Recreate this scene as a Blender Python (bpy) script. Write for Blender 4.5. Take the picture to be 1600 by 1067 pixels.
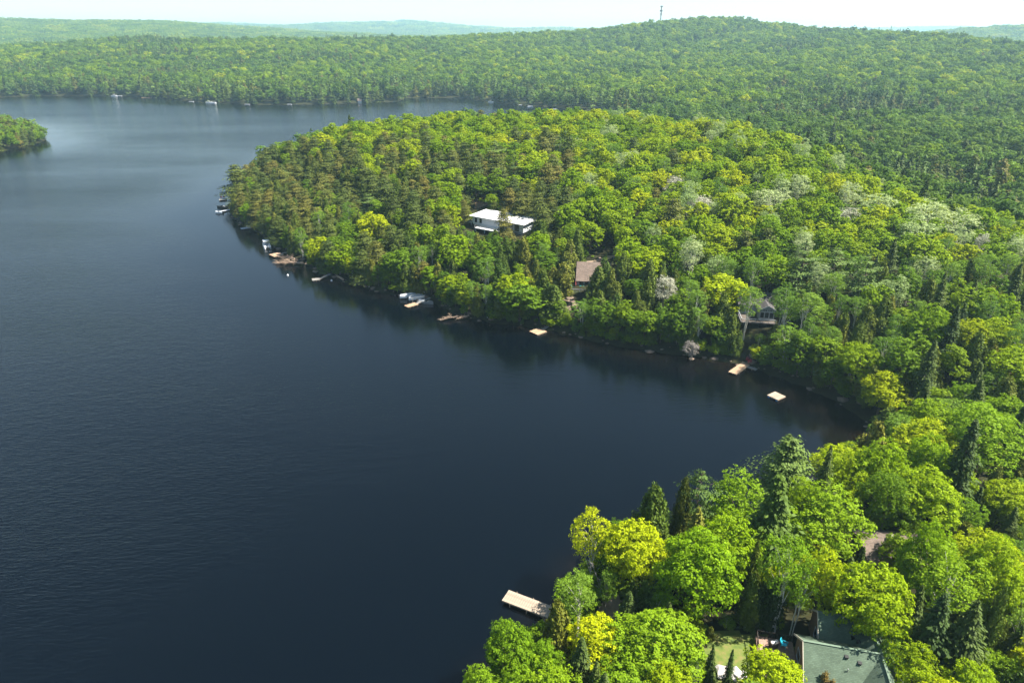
import bpy, math, random
import numpy as np
from mathutils import Vector
R = math.radians
scene = bpy.context.scene
for o in list(bpy.data.objects): bpy.data.objects.remove(o)

# ------------------------------------------------------------------ camera
CAM_H = 75.0; PITCH = 24.4; FPX = 1067.0
CT, ST = math.cos(R(PITCH)), math.sin(R(PITCH))
cam_d = bpy.data.cameras.new('camera'); cam = bpy.data.objects.new('camera', cam_d)
scene.collection.objects.link(cam); scene.camera = cam
cam.location = (0, 0, CAM_H); cam.rotation_euler = (R(90 - PITCH), 0, 0)
cam_d.sensor_width = 36.0; cam_d.lens = 24.0; cam_d.clip_start = 0.5; cam_d.clip_end = 60000

# ------------------------------------------------------------------ light
SUN_AZ, SUN_EL = 92.0, 55.0            # azimuth clockwise from +Y (the view direction)
world = bpy.data.worlds.new("World"); scene.world = world; world.use_nodes = True
nt = world.node_tree; nt.nodes.clear()
sky = nt.nodes.new('ShaderNodeTexSky'); sky.sky_type = 'NISHITA'; sky.sun_disc = False
sky.sun_elevation = R(SUN_EL); sky.sun_rotation = R(SUN_AZ); sky.altitude = 300
sky.air_density = 1.0; sky.dust_density = .25; sky.ozone_density = 1.0
bg = nt.nodes.new('ShaderNodeBackground'); bg.inputs[1].default_value = 0.108
wo = nt.nodes.new('ShaderNodeOutputWorld')
gm_ = nt.nodes.new('ShaderNodeGamma'); gm_.inputs[1].default_value = 0.52     # thin high haze: an evener sky
nt.links.new(sky.outputs[0], gm_.inputs[0]); hs_ = nt.nodes.new('ShaderNodeHueSaturation'); hs_.inputs['Saturation'].default_value = 1.42; nt.links.new(gm_.outputs[0], hs_.inputs['Color']); nt.links.new(hs_.outputs[0], bg.inputs[0]); nt.links.new(bg.outputs[0], wo.inputs[0])
sun_d = bpy.data.lights.new('sun', 'SUN'); sun_d.energy = 5.0; sun_d.angle = R(0.53); sun_d.color = (1.0, 0.94, 0.84)
sun = bpy.data.objects.new('sun', sun_d); scene.collection.objects.link(sun)
sdir = Vector((math.sin(R(SUN_AZ)) * math.cos(R(SUN_EL)), math.cos(R(SUN_AZ)) * math.cos(R(SUN_EL)), math.sin(R(SUN_EL))))
sun.rotation_euler = sdir.to_track_quat('Z', 'Y').to_euler(); sun.location = (0, 0, 300)
scene.view_settings.view_transform = 'Standard'; scene.view_settings.look = 'None'
scene.view_settings.gamma = 1.0; scene.view_settings.use_curve_mapping = False
scene.view_settings.exposure = 1.88
scene.cycles.max_bounces = 7; scene.cycles.diffuse_bounces = 3; scene.cycles.glossy_bounces = 2
scene.cycles.transmission_bounces = 4; scene.cycles.transparent_max_bounces = 8; scene.cycles.volume_bounces = 1
scene.cycles.use_denoising = True; scene.cycles.sample_clamp_indirect = 4.0

# ------------------------------------------------------------------ pixel <-> ground helpers (photo pixels, 1600 x 1067)
def at(px, py, z=0.0):
    dx, dy = px - 800.0, 533.5 - py
    d = np.array([dx, dy * ST + FPX * CT, dy * CT - FPX * ST])
    t = (z - CAM_H) / d[2]
    return np.array([d[0] * t, d[1] * t, z])
def at_depth(px, py, Y):
    dx, dy = px - 800.0, 533.5 - py
    d = np.array([dx, dy * ST + FPX * CT, dy * CT - FPX * ST])
    t = Y / d[1]
    return np.array([d[0] * t, Y, CAM_H + d[2] * t])
def project(x, y, z):
    zc = y * CT + (CAM_H - z) * ST
    up = y * ST - (CAM_H - z) * CT
    zc = np.where(zc < 1, 1, zc)
    return 800 + FPX * x / zc, 533.5 - FPX * up / zc, zc

# ------------------------------------------------------------------ the lake's outline and the land's height
A = lambda *p: [tuple(at(x, y)[:2]) for x, y in p]
near_shore = [(-60, -700), (-45, -120), (-22, -10), (-14, 25)] + A((745, 1180), (775, 1100), (830, 1020), (862, 975), (884, 950), (905, 915), (925, 893), (965, 872),
    (1020, 852), (1080, 838), (1150, 820), (1220, 795), (1285, 762), (1335, 722), (1362, 690), (1362, 660))
head_front = A((1345, 645), (1300, 620), (1260, 603), (1220, 588), (1180, 573), (1130, 562), (1085, 556), (1040, 549), (980, 541), (930, 531), (890, 522),
    (840, 511), (800, 507), (760, 501), (720, 492), (684, 474), (655, 464), (625, 461), (580, 452), (545, 440), (505, 428), (476, 412), (448, 397), (428, 383), (405, 363), (378, 350), (362, 336), (358, 322))
head_back = A((372, 303), (400, 285), (470, 258), (560, 237), (680, 220), (800, 209), (900, 202), (980, 197))
far_shore = A((960, 182), (870, 171), (800, 163), (745, 157), (730, 153), (635, 153), (622, 159), (560, 161), (500, 163), (400, 164), (300, 159), (250, 154), (190, 150), (60, 150), (0, 152), (-120, 156))
outer = [(-1000, 800), (-1300, 400), (-1400, -700)]
LAKE = np.array(near_shore + head_front + head_back + far_shore + outer)
ISLE = np.array(A((77, 221), (40, 229), (0, 238), (-80, 250), (-180, 240), (-220, 215), (-120, 200), (0, 195), (40, 203), (66, 213)))

def poly_sd(P, x, y):
    """signed distance: positive inside P"""
    x = np.asarray(x, float).ravel(); y = np.asarray(y, float).ravel()
    best = np.full(x.shape, 1e18); inside = np.zeros(x.shape, bool)
    n = len(P)
    for i in range(n):
        ax, ay = P[i]; bx, by = P[(i + 1) % n]
        ex, ey = bx - ax, by - ay
        t = np.clip(((x - ax) * ex + (y - ay) * ey) / (ex * ex + ey * ey), 0, 1)
        best = np.minimum(best, (x - ax - t * ex) ** 2 + (y - ay - t * ey) ** 2)
        c = ((ay > y) != (by > y))
        with np.errstate(divide='ignore', invalid='ignore'):
            xi = ax + (y - ay) / (by - ay if by != ay else 1e-9) * ex
        inside ^= c & (x < xi)
    d = np.sqrt(best)
    return np.where(inside, d, -d)
def ridge_dist(P, x, y):
    """P rows x, y, height. returns distance to the polyline, the height at the nearest point, side (True = beyond)"""
    best = np.full(x.shape, 1e18); H = np.zeros(x.shape); beyond = np.zeros(x.shape, bool)
    for i in range(len(P) - 1):
        ax, ay, ah = P[i]; bx, by, bh = P[i + 1]
        ex, ey = bx - ax, by - ay
        t = np.clip(((x - ax) * ex + (y - ay) * ey) / (ex * ex + ey * ey), 0, 1)
        d = (x - ax - t * ex) ** 2 + (y - ay - t * ey) ** 2
        m = d < best
        best = np.where(m, d, best); H = np.where(m, ah + (bh - ah) * t, H)
        beyond = np.where(m, (ex * (y - ay) - ey * (x - ax)) * np.sign(ex) > 0, beyond)
    return np.sqrt(best), H, beyond
def rpts(L, tree=14):   # (pixel x, pixel row of the tree tops, forward distance)
    out = []
    for px, py, Y in L:
        p = at_depth(px, py, Y); out.append((p[0], p[1], p[2] - tree))
    return out
RHEAD = rpts([(395, 250, 335), (450, 219, 350), (550, 192, 362), (700, 177, 372), (900, 173, 370), (1050, 185, 335), (1150, 200, 295), (1250, 243, 255), (1350, 292, 222), (1450, 318, 203), (1600, 362, 178), (1900, 470, 150)])
RFAR = rpts([(-500, 75, 1500), (0, 78, 1500), (190, 63, 1550), (400, 61, 1500), (640, 62, 1600), (820, 56, 1650), (910, 50, 1700), (1000, 38, 1700), (1100, 30, 1700), (1200, 39, 1680), (1262, 48, 1550), (1350, 52, 1350), (1500, 60, 1150), (1700, 74, 1000), (2100, 90, 900)])
RBLUE = rpts([(-600, 30, 3400), (0, 31, 3400), (120, 34, 3400), (200, 34, 3400), (270, 34, 3500), (350, 41, 3600), (480, 49, 3800), (700, 56, 4000)])
RDIST = rpts([(200, 46, 7500), (330, 39, 7500), (450, 43, 7500), (560, 38, 7300), (640, 38, 7300), (720, 43, 7500), (900, 46, 7500), (1300, 50, 8000), (1480, 45, 8000), (1600, 47, 8000), (2000, 46, 8000)])
RRIGHT = rpts([(1480, 62, 2500), (1560, 49, 2600), (1620, 41, 2700), (1800, 38, 2800), (2300, 40, 2800)])

def vnoise(x, y, s, seed=0):
    def h(i, j):
        n = np.sin(i * 127.1 + j * 311.7 + seed * 74.7) * 43758.5453
        return n - np.floor(n)
    X, Y = x / s, y / s
    i, j = np.floor(X), np.floor(Y); u, v = X - i, Y - j
    u = u * u * (3 - 2 * u); v = v * v * (3 - 2 * v)
    return (h(i, j) * (1 - u) + h(i + 1, j) * u) * (1 - v) + (h(i, j + 1) * (1 - u) + h(i + 1, j + 1) * u) * v - 0.5

def land(x, y):
    x = np.asarray(x, float); y = np.asarray(y, float); sh = x.shape
    x = x.ravel(); y = y.ravel()
    sdl = -poly_sd(LAKE, x, y)
    sdi = poly_sd(ISLE, x, y)
    sd = np.maximum(sdl, sdi)
    s = np.clip(sd, 0, None)
    s2 = np.clip(sdl, 0, None)
    base = 3.2 * (1 - np.exp(-s / 14))
    dr, H, bey = ridge_dist(RHEAD, x, y)
    hh = H * (s2 / (s2 + dr + 1e-6)) ** 0.62 * np.where(bey, np.exp(-(dr / 55) ** 2), np.exp(-(dr / 330) ** 2))
    # the near wood (right foreground) sits lower than the headland's own slope
    near = np.clip((120 - y) / 45, 0, 1)
    hh *= 1 - 0.85 * near
    def far(P, w, fw, p):
        d, H, b = ridge_dist(P, x, y)
        return H * (s2 / (s2 + d + 1e-6)) ** p * np.where(b, np.exp(-(d / w) ** 2), np.exp(-(d / fw) ** 2))
    f = [hh, far(RFAR, 420, 1100, 1.15), far(RBLUE, 700, 1100, .4), far(RDIST, 1500, 1700, .3), far(RRIGHT, 800, 900, .4)]
    m = np.maximum.reduce(f)
    rough = vnoise(x, y, 60, 1) * 3.5 * np.clip(s / 80, 0, 1) + vnoise(x, y, 260, 2) * 16 * np.clip((y - 800) / 900, 0, 1) + vnoise(x, y, 900, 3) * 30 * np.clip((y - 2500) / 3000, 0, 1)
    z = base + m + rough * np.clip(s / 60, 0, 1)
    z = np.where(sd > 0, np.maximum(z, .25 * np.clip(s, 0, 2)), np.maximum(sd * 0.25, -4.0))
    return z.reshape(sh), sd.reshape(sh)

def axis(parts):
    out = []
    for a, b, st in parts: out += list(np.arange(a, b, st))
    return np.array(out + [parts[-1][1]])
GX = axis([(-9000, -3000, 400), (-3000, -1200, 100), (-1200, -260, 24), (-260, 220, 4), (220, 900, 16), (900, 3000, 80), (3000, 9000, 400)])
GY = axis([(-900, 0, 60), (0, 420, 4), (420, 1000, 12), (1000, 2000, 30), (2000, 10000, 160)])
MX, MY = np.meshgrid(GX, GY)
GZ, GS = land(MX, MY)
def bil(G, x, y):
    x = np.asarray(x, float); y = np.asarray(y, float)
    i = np.clip(np.searchsorted(GX, x) - 1, 0, len(GX) - 2); j = np.clip(np.searchsorted(GY, y) - 1, 0, len(GY) - 2)
    u = np.clip((x - GX[i]) / (GX[i + 1] - GX[i]), 0, 1); v = np.clip((y - GY[j]) / (GY[j + 1] - GY[j]), 0, 1)
    return (G[j, i] * (1 - u) + G[j, i + 1] * u) * (1 - v) + (G[j + 1, i] * (1 - u) + G[j + 1, i + 1] * u) * v
def gz(x, y): return float(bil(GZ, x, y))
def on_ground(px, py, dz=0.0):
    z = 5.0
    for _ in range(12):
        p = at(px, py, z); z = 0.5 * z + 0.5 * (max(gz(p[0], p[1]), 0) + dz)
    return at(px, py, z)

# ------------------------------------------------------------------ materials
def new_mat(name):
    m = bpy.data.materials.new(name); m.use_nodes = True
    n = m.node_tree.nodes; b = n['Principled BSDF']
    return m, m.node_tree, b
def L(nt, a, b): nt.links.new(a, b)
def noise_ramp(nt, stops, scale, detail=4, coord='Object', rough=.6, stretch=None):
    tc = nt.nodes.new('ShaderNodeTexCoord'); no = nt.nodes.new('ShaderNodeTexNoise')
    no.inputs['Scale'].default_value = scale; no.inputs['Detail'].default_value = detail; no.inputs['Roughness'].default_value = rough
    src = tc.outputs[coord]
    if stretch:
        mp = nt.nodes.new('ShaderNodeMapping'); mp.inputs['Scale'].default_value = stretch; L(nt, src, mp.inputs[0]); src = mp.outputs[0]
    L(nt, src, no.inputs['Vector'])
    r = nt.nodes.new('ShaderNodeValToRGB'); r.color_ramp.elements.remove(r.color_ramp.elements[1])
    for k, (p, c) in enumerate(stops):
        e = r.color_ramp.elements[0] if k == 0 else r.color_ramp.elements.new(p)
        e.position = p; e.color = (*c, 1)
    L(nt, no.outputs[0], r.inputs[0])
    return r, no
def plain(name, col, rough=.7, spec=.3, metal=0.0, var=.18, scale=3.0, bump=.0, stretch=None):
    m, nt, b = new_mat(name)
    c = np.array(col)
    r, no = noise_ramp(nt, [(.3, tuple(c * (1 - var))), (.7, tuple(np.minimum(c * (1 + var), 1)))], scale, stretch=stretch)
    L(nt, r.outputs[0], b.inputs['Base Color'])
    b.inputs['Roughness'].default_value = rough; b.inputs['Specular IOR Level'].default_value = spec; b.inputs['Metallic'].default_value = metal
    if bump:
        bp = nt.nodes.new('ShaderNodeBump'); bp.inputs['Strength'].default_value = bump; bp.inputs['Distance'].default_value = .05
        L(nt, no.outputs[0], bp.inputs['Height']); L(nt, bp.outputs[0], b.inputs['Normal'])
    return m
def leaf_mat(name, stops, dark=.8, transl=.46, rough=.6, spec=.10):
    """stops: hue per tree (picked by the object's random number); the leaf attribute 'v' varies it leaf by leaf"""
    m, nt, b = new_mat(name)
    oi = nt.nodes.new('ShaderNodeObjectInfo'); at_ = nt.nodes.new('ShaderNodeAttribute'); at_.attribute_name = 'v'
    r = nt.nodes.new('ShaderNodeValToRGB'); r.color_ramp.elements.remove(r.color_ramp.elements[1])
    for k, (p, c) in enumerate(stops):
        e = r.color_ramp.elements[0] if k == 0 else r.color_ramp.elements.new(p)
        e.position = p; e.color = (*c, 1)
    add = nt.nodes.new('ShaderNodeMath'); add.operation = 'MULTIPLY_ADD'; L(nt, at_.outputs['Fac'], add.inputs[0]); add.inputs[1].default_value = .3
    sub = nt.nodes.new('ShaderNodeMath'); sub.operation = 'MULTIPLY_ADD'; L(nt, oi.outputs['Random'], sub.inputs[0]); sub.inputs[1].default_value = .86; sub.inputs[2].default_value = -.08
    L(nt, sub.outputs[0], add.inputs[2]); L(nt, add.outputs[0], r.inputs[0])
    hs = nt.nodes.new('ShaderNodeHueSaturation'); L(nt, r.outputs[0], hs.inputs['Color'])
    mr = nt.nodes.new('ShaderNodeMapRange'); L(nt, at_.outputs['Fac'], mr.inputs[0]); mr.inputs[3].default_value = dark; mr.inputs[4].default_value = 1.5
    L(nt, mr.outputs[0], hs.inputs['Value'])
    L(nt, hs.outputs[0], b.inputs['Base Color']); b.inputs['Roughness'].default_value = rough; b.inputs['Specular IOR Level'].default_value = spec
    tr = nt.nodes.new('ShaderNodeBsdfTranslucent'); L(nt, hs.outputs[0], tr.inputs[0])
    mx = nt.nodes.new('ShaderNodeMixShader'); mx.inputs[0].default_value = transl
    out = nt.nodes['Material Output']; L(nt, b.outputs[0], mx.inputs[1]); L(nt, tr.outputs[0], mx.inputs[2]); L(nt, mx.outputs[0], out.inputs[0])
    return m
M = {}
M['maple'] = leaf_mat('maple_leaves', [(0, (.09, .17, .003)), (.35, (.15, .235, .002)), (.75, (.22, .285, .002)), (1, (.30, .33, .003))])
M['yellow'] = leaf_mat('yellow_spring_leaves', [(0, (.25, .33, .003)), (1, (.36, .39, .005))])
M['lime'] = leaf_mat('lime_green_leaves', [(0, (.13, .235, .003)), (1, (.21, .29, .003))])
M['vgreen'] = leaf_mat('valley_leaves', [(0, (.045, .095, .014)), (.5, (.075, .135, .016)), (1, (.12, .18, .018))])
M['green'] = leaf_mat('green_leaves', [(0, (.065, .130, .006)), (.5, (.11, .185, .005)), (1, (.17, .24, .005))])
M['light'] = leaf_mat('light_green_leaves', [(0, (.105, .20, .006)), (1, (.175, .27, .007))])
M['birch'] = leaf_mat('birch_leaves', [(0, (.085, .165, .016)), (1, (.15, .235, .022))], transl=.42)
M['cedar'] = leaf_mat('cedar_sprays', [(0, (.045, .085, .010)), (.6, (.085, .115, .013)), (1, (.135, .135, .017))], transl=.2)
M['hemlock'] = leaf_mat('hemlock_needles', [(0, (.034, .056, .009)), (.55, (.062, .078, .011)), (1, (.100, .090, .015))], transl=.16)
M['spruce'] = leaf_mat('spruce_needles', [(0, (.024, .046, .010)), (1, (.06, .085, .014))], transl=.12)
M['pine'] = leaf_mat('pine_needles', [(0, (.055, .10, .022)), (1, (.10, .145, .026))], transl=.18)
M['pale'] = leaf_mat('pale_silvery_leaves', [(0, (.30, .31, .22)), (1, (.38, .36, .28))], transl=.3)
M['aspen'] = leaf_mat('aspen_leaves', [(0, (.20, .28, .085)), (1, (.31, .36, .16))], transl=.35)
M['rust'] = leaf_mat('rusty_young_leaves', [(0, (.20, .14, .04)), (1, (.30, .22, .05))])
M['twig'] = plain('dead_twigs', (.21, .19, .165), .9, .1)
M['bark'] = plain('grey_brown_bark', (.13, .10, .075), .95, .1, scale=8)
M['birchbark'] = plain('white_birch_bark', (.55, .52, .45), .8, .2, scale=5, var=.35, stretch=(1, 1, 6))
M['drift'] = plain('weathered_driftwood', (.30, .22, .16), .9, .1, scale=6, var=.3)
M['white'] = plain('white_siding', (.55, .57, .60), .6, .3, var=.04)
M['roofwhite'] = plain('white_membrane_roof', (.55, .54, .53), .7, .2, var=.05, scale=.6)
M['glass'] = plain('dark_window_glass', (.02, .025, .03), .12, .6, var=.1)
M['dark'] = plain('dark_brown_wood', (.035, .028, .022), .8, .2)  # plain dark brown wood for walls, frames, posts and rails
M['wood'] = plain('weathered_deck_boards', (.235, .19, .145), .85, .2, var=.35, scale=1.4, stretch=(1, 1, 1))
M['woodwarm'] = plain('fresh_orange_deck_boards', (.27, .185, .12), .85, .2, var=.32, scale=1.2)
M['woodgrey'] = plain('grey_deck_boards', (.18, .17, .155), .85, .2, var=.15)
M['steel'] = plain('galvanised_steel', (.45, .46, .47), .4, .5, .7)
M['red'] = plain('red_plastic', (.24, .02, .03), .5)
M['redwood'] = plain('faded_red_paint', (.33, .06, .06), .8)
M['teal'] = plain('teal_paint', (.02, .28, .30), .6)
M['blue'] = plain('bright_blue_paint', (.02, .22, .50), .55)
M['cyan'] = plain('cyan_plastic', (.03, .42, .55), .5)
M['gel'] = plain('white_gelcoat', (.75, .76, .78), .3, .5, var=.03)
M['cover'] = plain('grey_canvas_cover', (.30, .32, .34), .8, .2)
M['black'] = plain('black_rubber', (.02, .02, .02), .6)
M['rock'] = plain('pale_granite', (.52, .47, .42), .9, .15, var=.3, scale=1.2, bump=.5)
M['darkrock'] = plain('brown_shore_rock', (.16, .12, .09), .9, .15, var=.35, scale=1.5, bump=.5)
M['sand'] = plain('tan_gravel_surface', (.27, .20, .14), .95, .1, var=.15, scale=1.5)
M['soil'] = plain('leaf_litter_soil', (.14, .095, .06), .95, .1, var=.3, scale=.8)
M['greypaint'] = plain('grey_blue_siding', (.30, .32, .36), .6, .3, var=.06)
M['trim'] = plain('white_painted_trim', (.38, .40, .44), .5, .3, var=.03)

def shingles(name, col, var=.22):
    m, nt, b = new_mat(name)
    tc = nt.nodes.new('ShaderNodeTexCoord'); br = nt.nodes.new('ShaderNodeTexBrick')
    mp = nt.nodes.new('ShaderNodeMapping'); L(nt, tc.outputs['Object'], mp.inputs[0]); L(nt, mp.outputs[0], br.inputs['Vector'])
    c = np.array(col)
    br.inputs['Color1'].default_value = (*(c * (1 + var)), 1); br.inputs['Color2'].default_value = (*(c * (1 - var)), 1); br.inputs['Mortar'].default_value = (*(c * .55), 1)
    br.inputs['Scale'].default_value = 1.0; br.inputs['Brick Width'].default_value = .33; br.inputs['Row Height'].default_value = .15; br.inputs['Mortar Size'].default_value = .008
    no = nt.nodes.new('ShaderNodeTexNoise'); no.inputs['Scale'].default_value = .6; no.inputs['Detail'].default_value = 6; L(nt, tc.outputs['Object'], no.inputs['Vector'])
    mr = nt.nodes.new('ShaderNodeMapRange'); L(nt, no.outputs[0], mr.inputs[0]); mr.inputs[1].default_value = .3; mr.inputs[2].default_value = .7; mr.inputs[3].default_value = .82; mr.inputs[4].default_value = 1.15
    mu = nt.nodes.new('ShaderNodeVectorMath'); mu.operation = 'SCALE'; L(nt, br.outputs[0], mu.inputs[0]); L(nt, mr.outputs[0], mu.inputs['Scale'])
    L(nt, mu.outputs[0], b.inputs['Base Color']); b.inputs['Roughness'].default_value = .9; b.inputs['Specular IOR Level'].default_value = .15
    bp = nt.nodes.new('ShaderNodeBump'); bp.inputs['Strength'].default_value = .5; bp.inputs['Distance'].default_value = .02
    L(nt, br.outputs['Fac'], bp.inputs['Height']); L(nt, bp.outputs[0], b.inputs['Normal'])
    return m
M['roofgreen'] = shingles('green_asphalt_shingles', (.080, .112, .078), .14)
M['roofbrown'] = shingles('brown_asphalt_shingles', (.135, .103, .084))
M['roofgrey'] = shingles('dark_grey_shingles', (.07, .065, .065))

# forest floor
m, nt, b = new_mat('forest_floor')
r, no = noise_ramp(nt, [(.3, (.010, .012, .005)), (.5, (.022, .021, .009)), (.7, (.028, .038, .009))], .35, 6)
L(nt, r.outputs[0], b.inputs['Base Color']); b.inputs['Roughness'].default_value = .95; b.inputs['Specular IOR Level'].default_value = .1
M['floor'] = m
m, nt, b = new_mat('mown_lawn')
r, no = noise_ramp(nt, [(.3, (.045, .075, .010)), (.5, (.085, .115, .016)), (.72, (.15, .12, .04))], 1.1, 10)
L(nt, r.outputs[0], b.inputs['Base Color']); b.inputs['Roughness'].default_value = .95
M['lawn'] = m

# water
m, nt, b = new_mat('lake_water')
a_ = nt.nodes.new('ShaderNodeAttribute'); a_.attribute_name = 'shallow'
tc = nt.nodes.new('ShaderNodeTexCoord')
n1 = nt.nodes.new('ShaderNodeTexNoise'); n1.inputs['Scale'].default_value = .16; n1.inputs['Detail'].default_value = 6; n1.inputs['Roughness'].default_value = .65; L(nt, tc.outputs['Object'], n1.inputs['Vector'])
mu = nt.nodes.new('ShaderNodeMath'); mu.operation = 'MULTIPLY'; L(nt, a_.outputs['Fac'], mu.inputs[0])
mr = nt.nodes.new('ShaderNodeMapRange'); L(nt, n1.outputs[0], mr.inputs[0]); mr.inputs[1].default_value = .35; mr.inputs[2].default_value = .65; mr.inputs[3].default_value = .25; mr.inputs[4].default_value = 1.1
L(nt, mr.outputs[0], mu.inputs[1])
mix = nt.nodes.new('ShaderNodeMix'); mix.data_type = 'RGBA'; L(nt, mu.outputs[0], mix.inputs[0])
mix.inputs[6].default_value = (.0004, .0013, .0026, 1); mix.inputs[7].default_value = (.0075, .0052, .0022, 1)
L(nt, mix.outputs[2], b.inputs['Base Color']); b.inputs['IOR'].default_value = 1.333; b.inputs['Specular IOR Level'].default_value = .42
def wnoise(rot, sc, scale, det):
    mp = nt.nodes.new('ShaderNodeMapping'); mp.inputs['Rotation'].default_value = (0, 0, R(rot)); mp.inputs['Scale'].default_value = (sc[0], sc[1], 1)
    L(nt, tc.outputs['Object'], mp.inputs[0]); n = nt.nodes.new('ShaderNodeTexNoise'); n.inputs['Scale'].default_value = scale; n.inputs['Detail'].default_value = det
    n.inputs['Roughness'].default_value = .55; L(nt, mp.outputs[0], n.inputs['Vector']); return n
w1 = wnoise(-22, (.32, 1.0), 2.1, 3); w2 = wnoise(-35, (.45, 1.0), .5, 2); w3 = wnoise(10, (.6, 1.0), 3.4, 2)
s1 = nt.nodes.new('ShaderNodeMath'); s1.operation = 'MULTIPLY_ADD'; L(nt, w2.outputs[0], s1.inputs[0]); s1.inputs[1].default_value = .9; L(nt, w1.outputs[0], s1.inputs[2])
s2 = nt.nodes.new('ShaderNodeMath'); s2.operation = 'MULTIPLY_ADD'; L(nt, w3.outputs[0], s2.inputs[0]); s2.inputs[1].default_value = .3; L(nt, s1.outputs[0], s2.inputs[2])
# gusts: patches where the ripples are stronger
gp = wnoise(-18, (.22, 1.0), .016, 5)
gm = nt.nodes.new('ShaderNodeMapRange'); L(nt, gp.outputs[0], gm.inputs[0]); gm.inputs[1].default_value = .3; gm.inputs[2].default_value = .7; gm.inputs[3].default_value = .45; gm.inputs[4].default_value = 1.15
bp = nt.nodes.new('ShaderNodeBump'); bp.inputs['Distance'].default_value = .17
cm = nt.nodes.new('ShaderNodeAttribute'); cm.attribute_name = 'calm'
mm = nt.nodes.new('ShaderNodeMath'); mm.operation = 'MULTIPLY'; L(nt, gm.outputs[0], mm.inputs[0]); L(nt, cm.outputs['Fac'], mm.inputs[1])
L(nt, mm.outputs[0], bp.inputs['Strength']); L(nt, s2.outputs[0], bp.inputs['Height']); L(nt, bp.outputs[0], b.inputs['Normal'])
b.inputs['Roughness'].default_value = .05
M['water'] = m

# ------------------------------------------------------------------ mesh helpers
def mesh_np(name, V, F, mats, mi=None, attrs=None, smooth=False):
    """V (n,3); F (m,k) all faces of the same size, or list of (m,k) arrays"""
    me = bpy.data.meshes.new(name)
    Fs = F if isinstance(F, list) else [F]
    Fs = [f for f in Fs if len(f)]
    nv = len(V); me.vertices.add(nv); me.vertices.foreach_set('co', np.asarray(V, np.float32).ravel())
    loops = np.concatenate([f.ravel() for f in Fs]).astype(np.int32)
    tot = np.concatenate([np.full(len(f), f.shape[1]) for f in Fs]).astype(np.int32)
    start = np.concatenate([[0], np.cumsum(tot)[:-1]]).astype(np.int32)
    me.loops.add(len(loops)); me.loops.foreach_set('vertex_index', loops)
    me.polygons.add(len(tot)); me.polygons.foreach_set('loop_start', start); me.polygons.foreach_set('loop_total', tot)
    for m_ in mats: me.materials.append(m_)
    if mi is not None: me.polygons.foreach_set('material_index', np.asarray(mi, np.int32))
    if smooth: me.polygons.foreach_set('use_smooth', np.ones(len(tot), bool))
    for k, a in (attrs or {}).items():
        at_ = me.attributes.new(k, 'FLOAT', 'POINT'); at_.data.foreach_set('value', np.asarray(a, np.float32))
    me.update(calc_edges=True); me.validate()
    return me
COL = scene.collection
def link(name, me, parent=None, loc=None, rz=0.0, label=None, cat=None, group=None, kind=None):
    o = bpy.data.objects.new(name, me); COL.objects.link(o)
    if parent is not None: o.parent = parent
    if loc is not None: o.location = tuple(float(v) for v in loc)
    o.rotation_euler = (0, 0, rz)
    tagp(o, label, cat, group, kind); return o
def tagp(o, label=None, cat=None, group=None, kind=None):
    if label: o['label'] = label
    if cat: o['category'] = cat
    if group: o['group'] = group
    if kind: o['kind'] = kind
    return o
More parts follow.
